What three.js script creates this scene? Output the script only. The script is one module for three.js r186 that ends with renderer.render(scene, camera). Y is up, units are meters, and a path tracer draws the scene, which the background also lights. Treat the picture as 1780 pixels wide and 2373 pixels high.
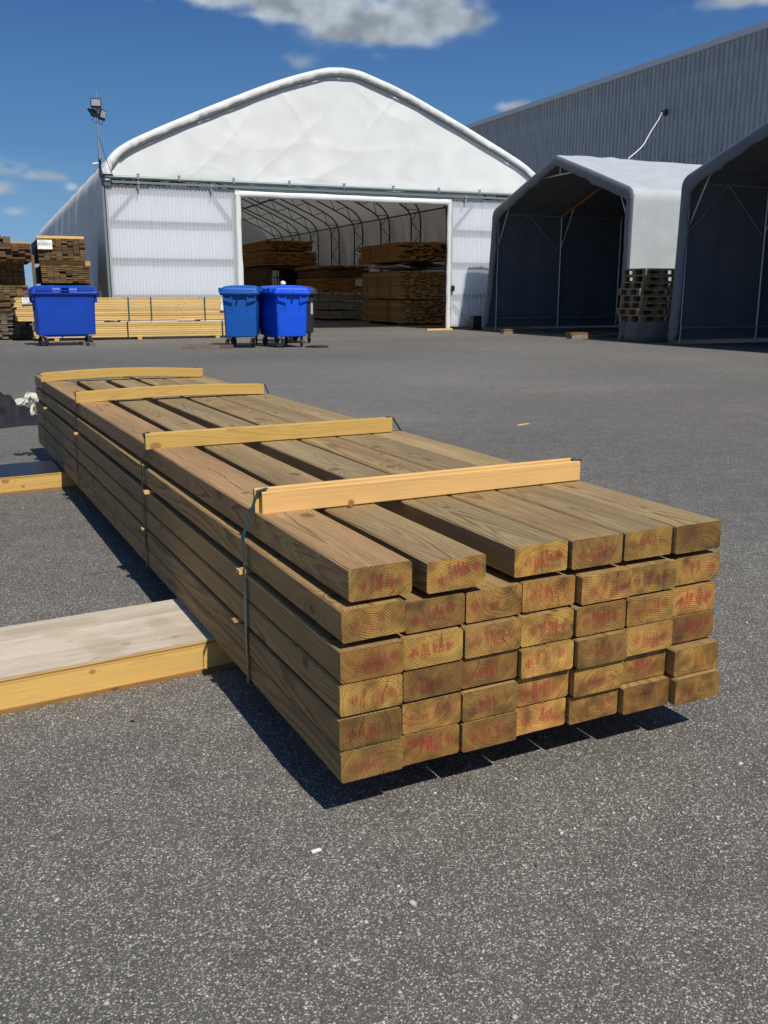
import * as THREE from 'three';
import { mergeGeometries } from 'three/addons/utils/BufferGeometryUtils.js';

// ---------- camera, sky, sun, exposure ----------
const R = THREE.MathUtils.degToRad;
const scene = new THREE.Scene();
const camera = new THREE.PerspectiveCamera(57.785, 0.75, 0.05, 3000);
camera.position.set(0, 1.10, 0);
camera.rotation.order = 'YXZ';
camera.rotation.set(R(-13.307), R(-22.828), 0);
const renderer = new THREE.WebGLRenderer({ antialias: true });
renderer.toneMapping = THREE.LinearToneMapping;
renderer.toneMappingExposure = 1.0;
renderer.shadowMap.enabled = true;
const SUN_EL = R(52), SUN_AZ = R(8);
const sunDir = new THREE.Vector3(Math.sin(SUN_AZ) * Math.cos(SUN_EL), Math.sin(SUN_EL), Math.cos(SUN_AZ) * Math.cos(SUN_EL));
const sun = new THREE.DirectionalLight(new THREE.Color(1, 0.955, 0.88), 4.6);
sun.position.copy(sunDir).multiplyScalar(60).add(new THREE.Vector3(10, 0, -20));
sun.target.position.set(10, 0, -20);
sun.castShadow = true;
sun.shadow.mapSize.set(4096, 4096);
Object.assign(sun.shadow.camera, { left: -45, right: 45, top: 45, bottom: -45, near: 1, far: 200 });
scene.add(sun, sun.target);

// ---------- random numbers and noise ----------
function rng(seed) { let a = seed | 0; return () => { a = (a + 0x6d2b79f5) | 0; let t = Math.imul(a ^ (a >>> 15), 1 | a); t = (t + Math.imul(t ^ (t >>> 7), 61 | t)) ^ t; return ((t ^ (t >>> 14)) >>> 0) / 4294967296; }; }
const lerp = (a, b, t) => a + (b - a) * t, clamp = (x, a = 0, b = 1) => (x < a ? a : x > b ? b : x);
const sstep = (a, b, x) => { const t = clamp((x - a) / (b - a)); return t * t * (3 - 2 * t); };
function hash(x, y, s) { let h = Math.imul(x, 374761393) + Math.imul(y, 668265263) + Math.imul(s, 1274126177); h = Math.imul(h ^ (h >>> 13), 1274126177); return ((h ^ (h >>> 16)) >>> 0) / 4294967296; }
// value noise in -1..1, periodic when px / py are given
function vn(x, y, s = 0, px = 0, py = 0) {
  let x0 = Math.floor(x), y0 = Math.floor(y);
  const fx = x - x0, fy = y - y0, ux = fx * fx * (3 - 2 * fx), uy = fy * fy * (3 - 2 * fy);
  let x1 = x0 + 1, y1 = y0 + 1;
  if (px) { x0 = ((x0 % px) + px) % px; x1 = ((x1 % px) + px) % px; }
  if (py) { y0 = ((y0 % py) + py) % py; y1 = ((y1 % py) + py) % py; }
  const a = hash(x0, y0, s), b = hash(x1, y0, s), c = hash(x0, y1, s), d = hash(x1, y1, s);
  return (a + (b - a) * ux + (c - a) * uy + (a - b - c + d) * ux * uy) * 2 - 1;
}
function fbm(x, y, s, n = 4, px = 0, py = 0) { let v = 0, a = 0.5, k = 1; for (let i = 0; i < n; i++) { v += a * vn(x * k, y * k, s + i * 17, px * k, py * k); a *= 0.5; k *= 2; } return v; }

// ---------- sky: clear blue with a few fair-weather clouds ----------
{
  const W = 4096, H = 2048, data = new Float32Array(W * H * 4);
  // clouds: [azimuth right of -Z, elevation, half width, half height, strength], degrees
  const clouds = [[10.6, 15.9, 3.2, 0.6, 0.7], [13.8, 15.7, 3.8, 0.9, 1], [17.5, 15.3, 3.4, 1.15, 1], [20.8, 14.7, 3.6, 1.25, 1.1], [23.6, 14.2, 2.6, 1.05, 1.1], [25.8, 14.8, 2.2, 1.2, 1.1], [28.1, 14.5, 0.9, 0.4, 0.5],
    [17.6, 12.5, 1.7, 0.55, 0.42], [30.4, 10.2, 1.3, 0.35, 0.75], [1.3, 6.6, 1.5, 0.55, 0.8], [1.0, 5.5, 1.1, 0.42, 0.75], [3.9, 6.25, 1.5, 0.36, 0.62], [2.3, 4.3, 1.5, 0.3, 0.45], [5.1, 5.7, 0.45, 0.25, 0.6],
    [42.6, 14.8, 2.6, 0.6, 0.8], [17.7, 7.6, 0.8, 0.3, 0.3], [22.4, 12.9, 0.7, 0.3, 0.3]];
  const r0 = rng(77);
  for (let i = 0; i < 70; i++) {          // the same kind of clouds all round the sky
    const az = 52 + r0() * 278, el = 3 + r0() ** 1.3 * 55, w = 2 + r0() * 6;
    clouds.push([az, el, w / Math.max(0.4, Math.cos(R(el))), w * (0.22 + r0() * 0.2), 0.6 + r0() * 0.5]);
    clouds.push([az + w * 0.8, el + w * 0.12, w * 0.8, w * 0.22, 0.5 + r0() * 0.4]);
  }
  const stops = [[0, 0.27, 0.44, 0.63], [3, 0.20, 0.38, 0.60], [8, 0.104, 0.250, 0.49], [16, 0.048, 0.137, 0.355], [35, 0.045, 0.126, 0.335], [90, 0.037, 0.106, 0.30]];
  for (let row = 0; row < H; row++) {
    const el = ((row + 0.5) / H - 0.5) * 180, e = Math.max(0, el);
    let k = 0; while (k < stops.length - 2 && e > stops[k + 1][0]) k++;
    const t = clamp((e - stops[k][0]) / (stops[k + 1][0] - stops[k][0])), base = [1, 2, 3].map((c) => lerp(stops[k][c], stops[k + 1][c], t));
    const near = el > 0 ? clouds.filter((c) => Math.abs(el - c[1]) < c[3] * 2.3 + 0.6) : [];
    for (let col = 0; col < W; col++) {
      const round = ((col + 0.5) / W - 0.5) * 360, o = (row * W + col) * 4;   // round: atan2(z, x)
      const az = ((round + 90) % 360 + 360) % 360;                             // right of -Z
      let a = 0, up = 0;
      if (near.length) {
        let d = 0, wob = null;
        for (const c of near) {
          let dx = az - c[0]; if (dx > 180) dx -= 360; if (dx < -180) dx += 360;
          if (Math.abs(dx) > c[2] * 2.3 + 1) continue;
          if (wob === null) wob = fbm(az * 0.55, el * 1.05, 5, 6);
          const q = (dx / c[2]) ** 2 + ((el - c[1]) / (c[3] * (el < c[1] ? 0.85 : 1.15))) ** 2;
          const g = c[4] * Math.exp(-q * 0.9);
          if (g > d) up = (el - c[1]) / c[3];
          d = Math.max(d, g) + 0.15 * Math.min(d, g);
        }
        if (wob !== null) a = sstep(0.22, 0.78, d + wob * 0.62) * Math.min(1, d * 1.5) * 0.96;
      }
      let bright = 0;
      if (a > 0) { const f = fbm(az * 0.75 + 9, el * 1.3, 31, 5); bright = clamp(0.43 + f * 0.28 + up * 0.03 + (1 - a) * 0.10, 0.30, 0.68); }
      data[o] = lerp(base[0], bright * 0.86, a); data[o + 1] = lerp(base[1], bright * 0.98, a); data[o + 2] = lerp(base[2], bright * 1.10, a); data[o + 3] = 1;
    }
  }
  const sky = new THREE.DataTexture(data, W, H, THREE.RGBAFormat, THREE.FloatType);
  sky.mapping = THREE.EquirectangularReflectionMapping; sky.magFilter = THREE.LinearFilter; sky.needsUpdate = true;
  scene.background = sky; scene.environment = sky;
}

// ---------- textures ----------
const toByte = (l) => { const c = clamp(l); return (c <= 0.0031308 ? 12.92 * c : 1.055 * Math.pow(c, 1 / 2.4) - 0.055) * 255; };
function tex(w, h, fill, color = true) {
  const d = new Uint8Array(w * h * 4), out = [0, 0, 0];
  for (let y = 0; y < h; y++) for (let x = 0; x < w; x++) {
    fill(x, y, out);
    const o = (y * w + x) * 4;
    if (color) { d[o] = toByte(out[0]); d[o + 1] = toByte(out[1]); d[o + 2] = toByte(out[2]); } else d[o] = d[o + 1] = d[o + 2] = clamp(out[0]) * 255;
    d[o + 3] = 255;
  }
  const t = new THREE.DataTexture(d, w, h);
  if (color) t.colorSpace = THREE.SRGBColorSpace;
  t.wrapS = t.wrapT = THREE.RepeatWrapping; t.magFilter = THREE.LinearFilter; t.minFilter = THREE.LinearMipmapLinearFilter; t.generateMipmaps = true; t.anisotropy = 8; t.needsUpdate = true;
  return t;
}

// asphalt: a bed of binder with stones of many sizes worn flat, 2.4 m to the tile
const AS = 2.4;
let asphaltMap, asphaltBump;
{
  const N = 2048, col = new Float32Array(N * N * 3), hgt = new Float32Array(N * N), r = rng(11);
  for (let i = 0; i < N * N; i++) { const g = 0.045 + 0.05 * r(); col[i * 3] = g; col[i * 3 + 1] = g * 1.0; col[i * 3 + 2] = g * 1.01; hgt[i] = 0.18 + 0.12 * r(); }
  const px = N / AS;
  const layers = [[150000, 0.0032, 0.0062, 0.75], [600000, 0.0018, 0.0035, 1]];
  for (const [count, a0, a1] of layers) for (let i = 0; i < count; i++) {
    const cx = r() * N, cy = r() * N, rad = lerp(a0, a1, r() ** 2) * px * 0.5, sq = 0.6 + 0.5 * r(), an = r() * 6.283, ca = Math.cos(an), sa = Math.sin(an);
    const q = r(), warm = r();
    const g = q < 0.44 ? 0.03 + 0.07 * r() : q < 0.80 ? 0.12 + 0.18 * r() : q < 0.994 ? 0.26 + 0.18 * r() : 0.45 + 0.15 * r();
    const cr = g * (warm > 0.86 ? 1.18 : 1.01), cg = g * (warm > 0.86 ? 0.98 : 1.0), cb = g * (warm > 0.86 ? 0.88 : warm < 0.25 ? 1.02 : 0.94), lift = 0.4 + 0.5 * r(), m = Math.ceil(rad * 1.3);
    for (let y = -m; y <= m; y++) for (let x = -m; x <= m; x++) {
      const u = (x * ca + y * sa) / rad, v = (-x * sa + y * ca) / (rad * sq), d = Math.max(u * u + v * v, (Math.abs(u) + Math.abs(v)) ** 2 * 0.62);
      if (d > 1) continue;
      const o = ((((cy + y) | 0) + N) % N) * N + ((((cx + x) | 0) + N) % N), h = 0.25 + lift * Math.min(1, (1 - d) * 2.2) * 0.75;
      if (h < hgt[o] - 0.12) continue;
      const k = d > 0.75 ? 0.55 : 1;
      hgt[o] = h; col[o * 3] = lerp(col[o * 3], cr, k); col[o * 3 + 1] = lerp(col[o * 3 + 1], cg, k); col[o * 3 + 2] = lerp(col[o * 3 + 2], cb, k);
    }
  }
  asphaltMap = tex(N, N, (x, y, o) => { const i = y * N + x, m = 1 + 0.22 * fbm(x / 64, y / 64, 3, 3, 32, 32); o[0] = col[i * 3] * m; o[1] = col[i * 3 + 1] * m; o[2] = col[i * 3 + 2] * m; });
  asphaltBump = tex(N, N, (x, y, o) => { o[0] = hgt[y * N + x]; }, false);
}

// planed softwood: eight boards above one another, 2.6 m long, 0.1625 m wide each
const WL = 2.6, WS = 0.1625;
const woodField = (() => {
  const W = 2048, H = 1024, late = new Float32Array(W * H), fibre = new Float32Array(W * H), knot = new Float32Array(W * H), tone = new Float32Array(W * H), crack = new Float32Array(W * H);
  const r = rng(5);
  for (let s = 0; s < 8; s++) {
    const v0 = (r() - 0.5) * 0.09, depth = s % 3 === 2 ? 0.16 : 0.018 + r() * 0.05, ring = 0.0042 + r() * 0.002, knots = [];
    for (let i = 0, n = 3 + (s % 3); i < n; i++) knots.push([r() * WL, (r() - 0.5) * 0.13, 0.006 + r() * 0.009, r()]);
    for (let y = 0; y < 128; y++) for (let x = 0; x < W; x++) {
      const u = (x / W) * WL, v = (y / 128 - 0.5) * WS, o = (s * 128 + y) * W + x;
      const wander = 0.018 * vn(u / WL * 4, s * 3.1, 9, 4) + 0.006 * vn(u / WL * 14, s * 5.7, 13, 14);
      let dy = v - v0 + wander, dz = depth + 0.022 * vn(u / WL * 3, s * 7.3 + 40, 21, 3), kd = 0, bend = 0;
      for (const [ku, kv, kr, kt] of knots) {
        let du = u - ku; if (du > WL / 2) du -= WL; if (du < -WL / 2) du += WL;
        const dv = v - kv, q = (du * du) / 9 + dv * dv;
        if (q < 0.004) bend += 0.011 * Math.exp(-q / (kr * kr * 2.4)) * (1 + kt);
        const core = Math.sqrt(du * du * 0.55 + dv * dv) / kr;
        if (core < 1.4) kd = Math.max(kd, core < 1 ? 0.75 + 0.25 * Math.sin(core * 14) * (1 - core) : (1.4 - core) * 1.6);
      }
      const rr = Math.sqrt(dy * dy + dz * dz) + bend + 0.0009 * vn(u * 7, v * 160, 33), f = rr / ring, p = f - Math.floor(f), wgt = 0.55 + 0.45 * vn(Math.floor(f) * 3.7, s, 51);
      late[o] = sstep(0.3, 0.9, p) * (1 - sstep(0.92, 1, p)) * wgt;
      fibre[o] = 0.6 * vn(u * 42, v * 1500, 61) + 0.4 * vn(u * 9, v * 420, 62);
      tone[o] = vn(u / WL * 3, v * 16 + s * 11, 71, 3) * 0.6 + vn(u / WL * 13, v * 40 + s * 11, 72, 13) * 0.4;
      knot[o] = kd;
      if (s === 6) { const cl = v - 0.012 - 0.010 * vn(u * 4, 2, 81) - 0.003 * vn(u * 30, 2, 82), wdt = 0.0011 * sstep(-0.1, 0.5, vn(u * 3 + 0.4, 7, 83) + 0.3); if (Math.abs(cl) < wdt) crack[o] = 1; }
    }
  }
  return { W, H, late, fibre, knot, tone, crack };
})();
function woodTex(early, lateC, knotC, k) {
  const { W, H, late, fibre, knot, tone, crack } = woodField;
  return tex(W, H, (x, y, o) => {
    const i = y * W + x, l = late[i] * k.late, b = 1 + fibre[i] * k.fibre + tone[i] * k.tone, kn = knot[i] * k.knot, c = 1 - crack[i] * 0.8;
    const gx = k.blotch ? sstep(0.1, 0.7, vn((x / W) * 26, y / 70, 91, 26)) * k.blotch : 0;
    for (let j = 0; j < 3; j++) { let v = lerp(early[j], lateC[j], l); v = lerp(v, k.stain ? k.stain[j] : v, gx); v = lerp(v, knotC[j], kn); o[j] = v * b * c; }
    if (k.mould && (y >> 7) === 7) { const u = (x / W) * WL; if (u > 0.1 && u < 0.62) { const m = vn(x / 1.7, y / 1.3, 95) * 0.5 + 0.5, z = vn(x / 40, y / 22, 96); if (m > 0.66 - 0.12 * z && z > -0.1) { o[0] = 0.40; o[1] = 0.44; o[2] = 0.12; } } }
  });
}
const treatedMap = woodTex([0.315, 0.245, 0.125], [0.13, 0.088, 0.036], [0.10, 0.062, 0.024], { late: 1.0, fibre: 0.22, tone: 0.26, knot: 0.95, blotch: 0.5, stain: [0.26, 0.185, 0.098], mould: true });
const freshMap = woodTex([0.62, 0.43, 0.19], [0.44, 0.25, 0.085], [0.22, 0.10, 0.04], { late: 0.6, fibre: 0.10, tone: 0.13, knot: 0.9 });
const greyMap = woodTex([0.55, 0.49, 0.405], [0.27, 0.215, 0.155], [0.20, 0.16, 0.11], { late: 0.62, fibre: 0.20, tone: 0.24, knot: 0.5, blotch: 0.55, stain: [0.40, 0.325, 0.225] });
const woodBump = (() => { const { W, H, late, fibre, crack } = woodField; return tex(W, H, (x, y, o) => { const i = y * W + x; o[0] = 0.55 + late[i] * 0.25 + fibre[i] * 0.16 - crack[i] * 0.55; }, false); })();

// sawn end grain with red stamps: 4 x 11 cells, one for each beam
const EC = 4, ER = 11, EW = 256, EH = 124;
const CHECK = rng(404);
const { endMap, endBump } = (() => {
  const W = EC * EW, H = ER * EH, col = new Float32Array(W * H * 3), hgt = new Float32Array(W * H);
  for (let cell = 0; cell < EC * ER; cell++) {
    const r = rng(900 + cell * 7), ox = (cell % EC) * EW, oy = Math.floor(cell / EC) * EH;
    const pithX = (0.25 + r() * 0.5) * 0.145, below = r(), pithY = below < 0.45 ? -0.004 - r() * 0.03 : below < 0.8 ? 0.07 + r() * 0.03 : 0.02 + r() * 0.03, ring = 0.0030 + r() * 0.0016;
    const hue = r(), dark = 0.62 + 0.52 * r(), saw = 0.7 + r() * 0.9, sa = Math.cos(saw), sb = Math.sin(saw), sp = 0.0038 + r() * 0.0016;
    const cracks = []; for (let i = 0, n = 1 + Math.floor(r() * 4); i < n; i++) cracks.push([r() * 6.283, 0.004 + r() * 0.02, 0.03 + r() * 0.06, 0.0004 + r() * 0.0004]);
    // stamp: a cross at each side and a row of upright strokes between, in millimetres from the middle
    const segs = [], jx = (r() - 0.5) * 16, jy = (r() - 0.5) * 12, tilt = (r() - 0.5) * 0.25, ink = cell === 5 || cell === 40 ? 0.15 : 0.75 + r() * 0.45;
    const line = (x0, y0, x1, y1, w) => segs.push([x0, y0, x1, y1, w]);
    for (const s of [-1, 1]) { const cx = s * (40 + r() * 4), cy = s * 5 * (r() > 0.3 ? 1 : -1); line(cx - 5.5, cy, cx + 5.5, cy, 4); line(cx, cy - 5.5, cx, cy + 5.5, 4); }
    for (let i = -2; i <= 2; i++) { const x = i * 10.5 + (r() - 0.5) * 5, a = 9 + r() * 12, b = -6 - r() * 13; if (r() < 0.16) continue; if (r() > 0.45) { line(x - 5, b, x, a, 2); line(x, a, x + 5, b, 2); line(x - 3, -3, x + 3, -3, 1.6); } else { line(x, b, x + (r() - 0.5) * 3, a, 2.6); if (r() > 0.5) line(x, a, x + 6, r() * 6 - 3, 1.8); if (r() > 0.7) line(x - 3, b - 4, x - 2, a - 6, 1.2); } }
    const green = r() * 0.5;
    for (let y = 0; y < EH; y++) for (let x = 0; x < EW; x++) {
      const X = ((x + 0.5) / EW) * 0.145, Y = ((y + 0.5) / EH) * 0.07, o = (oy + y) * W + ox + x;
      const dx = X - pithX, dy = Y - pithY, rr = Math.sqrt(dx * dx + dy * dy), ang = Math.atan2(dy, dx);
      const f = rr / ring + 0.6 * vn(X * 60, Y * 60, cell), p = f - Math.floor(f), lt = sstep(0.25, 0.85, p) * (1 - sstep(0.9, 1, p)) * (0.6 + 0.4 * vn(Math.floor(f) * 1.3, cell, 3));
      const s1 = Math.abs(Math.sin(((X * sa + Y * sb) / sp) * Math.PI + vn(X * 90, Y * 90, 8) * 0.6)), s2 = Math.abs(Math.sin(((X * sb - Y * sa) / (sp * 1.25)) * Math.PI + vn(X * 80, Y * 80, 9) * 0.6));
      const blot = fbm(X * 28, Y * 34, cell * 3 + 1, 3), g = vn(X * 900, Y * 900, cell + 5);
      let R0 = lerp(0.48, 0.36, hue), G0 = lerp(0.295, 0.195, hue), B0 = lerp(0.075, 0.045, hue);
      const m = dark * (1 + 0.85 * blot) * (1 - 0.78 * lt) * (1 + 0.16 * g) * (0.74 + 0.34 * s1);
      const gm = sstep(0.0, 0.6, blot + green - 0.25) * 0.35; R0 = lerp(R0, 0.24, gm); G0 = lerp(G0, 0.205, gm); B0 = lerp(B0, 0.055, gm);
      let cr = 0;
      for (const [a, r1, r2, w] of cracks) { let da = ang - a - 0.10 * vn(rr * 160, a, 4); da = Math.atan2(Math.sin(da), Math.cos(da)); if (rr > r1 && rr < r2 && Math.abs(da) * rr < w * (1 - (rr - r1) / (r2 - r1) * 0.6)) cr = 1; }
      let st = 0; const mx0 = (X - 0.0725) * 1000 - jx, my0 = (Y - 0.035) * 1000 - jy, mx = mx0 * Math.cos(tilt) + my0 * Math.sin(tilt), my = -mx0 * Math.sin(tilt) + my0 * Math.cos(tilt);
      for (const [x0, y0, x1, y1, w] of segs) { const ex = x1 - x0, ey = y1 - y0, t = clamp(((mx - x0) * ex + (my - y0) * ey) / (ex * ex + ey * ey)), d = Math.hypot(mx - x0 - ex * t, my - y0 - ey * t); st = Math.max(st, 1 - sstep(w * 0.3, w * 2.9, d)); }
      st *= ink * clamp(0.78 + 1.5 * fbm(X * 110 + 3 * vn(X * 300, Y * 40, 6), Y * 45, cell + 60, 4)) * (1 - 0.3 * lt);
      const c = 1 - cr * 0.85;
      col[o * 3] = lerp(R0 * m, 0.30 * (0.40 + 0.60 * m), st * 0.86) * c; col[o * 3 + 1] = lerp(G0 * m, 0.050 * (0.40 + 0.60 * m), st * 0.86) * c; col[o * 3 + 2] = lerp(B0 * m, 0.028 * (0.4 + 0.6 * m), st * 0.85) * c;
      hgt[o] = 0.45 + lt * 0.22 + s1 * 0.18 + s2 * 0.12 + g * 0.06 - cr * 0.5;
    }
  }
  return { endMap: tex(W, H, (x, y, o) => { const i = (y * W + x) * 3; o[0] = col[i]; o[1] = col[i + 1]; o[2] = col[i + 2]; }), endBump: tex(W, H, (x, y, o) => { o[0] = hgt[y * W + x]; }, false) };
})();

// ---------- materials ----------
const C = (r, g, b) => new THREE.Color().setRGB(r, g, b);
const std = (o) => new THREE.MeshStandardMaterial({ side: THREE.DoubleSide, ...o });
const wood = (map, color, bump = 0.0006, extra = {}) => std({ map, color, bumpMap: woodBump, bumpScale: bump, roughness: 0.8, ...extra });
const noiseTex = (n, fill) => tex(n, n, fill);
const clothMap = noiseTex(512, (x, y, o) => { const v = 0.94 + 0.10 * fbm(x / 64, y / 64, 2, 4, 8, 8) + 0.03 * vn(x / 3, y / 40, 7); o[0] = o[1] = o[2] = v; });
const stainMap = noiseTex(512, (x, y, o) => { const v = 0.95 + 0.10 * fbm(x / 64, y / 64, 22, 5, 8, 8); o[0] = o[1] = v; o[2] = v * 0.995; });
const dirtMap = noiseTex(512, (x, y, o) => { const v = 0.86 + 0.22 * fbm(x / 48, y / 48, 12, 5, 11, 11), s = sstep(0.25, 0.6, vn(x / 5, y / 90, 19)) * 0.10; o[0] = v - s; o[1] = v - s; o[2] = v - s; });
const M = {
  treated: wood(treatedMap, C(1.04, 0.82, 0.57), 0.0010, { vertexColors: true }),
  end: std({ map: endMap, bumpMap: endBump, bumpScale: 0.0022, roughness: 0.6, vertexColors: true }),
  batten: wood(freshMap, C(0.86, 0.80, 0.48)), battenNew: wood(freshMap, C(1.12, 0.98, 0.80)), bunkFront: wood(freshMap, C(1.06, 0.96, 0.62)), bunkTop: wood(greyMap, C(1.02, 0.97, 0.88), 0.0014),
  film: std({ color: C(0.022, 0.024, 0.03), roughness: 0.38, map: dirtMap }), plyEdge: wood(freshMap, C(0.50, 0.38, 0.26)),
  strap: std({ color: C(0.012, 0.075, 0.072), roughness: 0.4 }), strapDark: std({ color: C(0.012, 0.03, 0.028), roughness: 0.5 }),
  tan: [wood(freshMap, C(1.15, 1.12, 0.92)), wood(freshMap, C(1.28, 1.24, 1.04)), wood(freshMap, C(1.0, 0.96, 0.76))],
  brown: [wood(treatedMap, C(0.42, 0.33, 0.24)), wood(treatedMap, C(0.55, 0.42, 0.30)), wood(treatedMap, C(0.32, 0.25, 0.19)), wood(treatedMap, C(0.66, 0.50, 0.34))],
  red: [wood(treatedMap, C(0.46, 0.32, 0.26)), wood(treatedMap, C(0.56, 0.38, 0.31)), wood(treatedMap, C(0.36, 0.26, 0.22))],
  greyB: [wood(greyMap, C(0.30, 0.26, 0.23)), wood(greyMap, C(0.40, 0.34, 0.30)), wood(greyMap, C(0.22, 0.19, 0.17))],
  pink: wood(freshMap, C(0.86, 0.72, 0.62)),
  inner: [wood(freshMap, C(0.74, 0.60, 0.44)), wood(freshMap, C(0.62, 0.49, 0.35)), wood(freshMap, C(0.84, 0.70, 0.52))],
  innerOrange: [wood(freshMap, C(0.70, 0.44, 0.22)), wood(freshMap, C(0.80, 0.52, 0.28)), wood(freshMap, C(0.60, 0.38, 0.2))],
  innerGrey: [wood(greyMap, C(0.8, 0.78, 0.76)), wood(greyMap, C(0.66, 0.64, 0.62))],
  innerBrown: [wood(treatedMap, C(0.55, 0.42, 0.30)), wood(treatedMap, C(0.66, 0.50, 0.36))],
  pallet: [wood(greyMap, C(0.50, 0.44, 0.37)), wood(greyMap, C(0.40, 0.36, 0.31)), wood(treatedMap, C(0.6, 0.52, 0.44))],
  pvc: new THREE.MeshPhysicalMaterial({ side: THREE.DoubleSide, color: C(0.86, 0.83, 0.75), map: clothMap, roughness: 1, transmission: 0.13, thickness: 0, specularIntensity: 0.25 }),
  pvcGloss: std({ color: C(0.80, 0.81, 0.795), map: stainMap, roughness: 0.42 }),
  poly: new THREE.MeshPhysicalMaterial({ side: THREE.DoubleSide, color: C(0.90, 0.92, 0.95), roughness: 0.34, transmission: 0.58, thickness: 0 }), polyReflector: std({ color: C(0.84, 0.86, 0.88), roughness: 0.7 }),
  frameWhite: std({ color: C(0.76, 0.77, 0.76), map: dirtMap, roughness: 0.6 }),
  rail: std({ color: C(0.20, 0.25, 0.25), roughness: 0.45, metalness: 0.3 }), steel: std({ color: C(0.42, 0.44, 0.45), roughness: 0.4, metalness: 0.7 }), frameGrey: std({ color: C(0.10, 0.11, 0.12), roughness: 0.6 }),
  truss: std({ color: C(0.10, 0.095, 0.09), roughness: 0.6, metalness: 0.2 }), gapShade: std({ color: C(0.10, 0.11, 0.11), roughness: 0.9 }),
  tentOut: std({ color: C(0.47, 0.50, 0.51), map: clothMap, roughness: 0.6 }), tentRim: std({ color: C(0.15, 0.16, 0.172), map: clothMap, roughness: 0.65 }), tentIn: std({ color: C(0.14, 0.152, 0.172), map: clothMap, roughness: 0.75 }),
  tube: std({ color: C(0.5, 0.52, 0.54), roughness: 0.35, metalness: 0.6 }),
  wall: std({ color: C(0.37, 0.385, 0.39), map: dirtMap, roughness: 0.5 }), flash: std({ color: C(0.45, 0.47, 0.5), roughness: 0.45 }),
  blue: [[0.002, 0.060, 0.46], [0.003, 0.105, 0.46], [0.001, 0.100, 0.82]].map((c) => std({ color: C(...c), roughness: 0.48, map: dirtMap })),
  blackPlastic: std({ color: C(0.02, 0.022, 0.026), roughness: 0.4 }), rubber: std({ color: C(0.018, 0.018, 0.018), roughness: 0.75 }), zinc: std({ color: C(0.45, 0.45, 0.44), roughness: 0.4, metalness: 0.8 }),
  white: std({ color: C(0.78, 0.78, 0.76), roughness: 0.5 }), lamp: std({ color: C(0.42, 0.43, 0.44), roughness: 0.3 }), black: std({ color: C(0.012, 0.012, 0.014), roughness: 0.5 }),
  concrete: std({ color: C(0.16, 0.148, 0.135), map: dirtMap, roughness: 0.9 }), orange: std({ color: C(0.75, 0.10, 0.01), roughness: 0.6 }), cloth: std({ color: C(0.010, 0.010, 0.013), roughness: 0.85 }),
  film2: new THREE.MeshPhysicalMaterial({ side: THREE.DoubleSide, color: C(0.80, 0.78, 0.68), roughness: 0.6, transmission: 0.3, thickness: 0 }),
};

// ---------- building helpers ----------
const taken = new Map();
function numbered(n) { const k = taken.get(n) ?? 0; taken.set(n, k + 1); return k ? n + '_' + String(k).padStart(3, '0') : n; }
function tag(o, label, category, group) { o.userData.label = label; o.userData.category = category; o.userData.kind = 'thing'; if (group) o.userData.group = group; return o; }
function thing(name, label, category, pos = [0, 0, 0], turn = 0, group) { const o = new THREE.Group(); o.name = numbered(name); o.position.set(...pos); o.rotation.y = turn; scene.add(o); return tag(o, label, category, group); }
function part(name, geo, mat, parent, label) { const m = new THREE.Mesh(geo, mat); m.name = name; parent.add(m); if (label) m.userData.label = label; return m; }
function solo(name, geo, mat, label, category, group) { const m = new THREE.Mesh(geo, mat); m.name = numbered(name); scene.add(m); return tag(m, label, category, group); }
function struct(name, geo, mat) { const m = new THREE.Mesh(geo, mat); m.name = numbered(name); m.userData.kind = 'structure'; scene.add(m); return m; }
const merge = (list) => mergeGeometries(list.map((g) => { const q = g.index ? g.toNonIndexed() : g; for (const k of Object.keys(q.attributes)) if (!['position', 'normal', 'uv'].includes(k)) q.deleteAttribute(k); return q; }));
const bx = (sx, sy, sz, x = 0, y = 0, z = 0) => new THREE.BoxGeometry(sx, sy, sz).translate(x, y, z);
const V = (x, y, z) => new THREE.Vector3(x, y, z);
function rod(a, b, r, n = 6) { a = a.isVector3 ? a : V(...a); b = b.isVector3 ? b : V(...b); const d = b.clone().sub(a), g = new THREE.CylinderGeometry(r, r, d.length(), n, 1); g.applyQuaternion(new THREE.Quaternion().setFromUnitVectors(V(0, 1, 0), d.normalize())); return g.translate((a.x + b.x) / 2, (a.y + b.y) / 2, (a.z + b.z) / 2); }
const tube = (pts, r, n = 6, seg = 0) => new THREE.TubeGeometry(new THREE.CatmullRomCurve3(pts.map((p) => V(...p))), seg || pts.length * 6, r, n);
function grid(nu, nv, f, uvf) {   // f(u, v) -> [x, y, z] with u, v in 0..1
  const p = [], uv = [], ix = [];
  for (let j = 0; j <= nv; j++) for (let i = 0; i <= nu; i++) { const a = f(i / nu, j / nv); p.push(...a); uv.push(...(uvf ? uvf(i / nu, j / nv, a) : [i / nu, j / nv])); }
  for (let j = 0; j < nv; j++) for (let i = 0; i < nu; i++) { const a = j * (nu + 1) + i, b = a + 1, c = a + nu + 1, d = c + 1; ix.push(a, b, d, a, d, c); }
  const g = new THREE.BufferGeometry(); g.setAttribute('position', new THREE.Float32BufferAttribute(p, 3)); g.setAttribute('uv', new THREE.Float32BufferAttribute(uv, 2)); g.setIndex(ix); g.computeVertexNormals(); return g;
}
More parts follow.
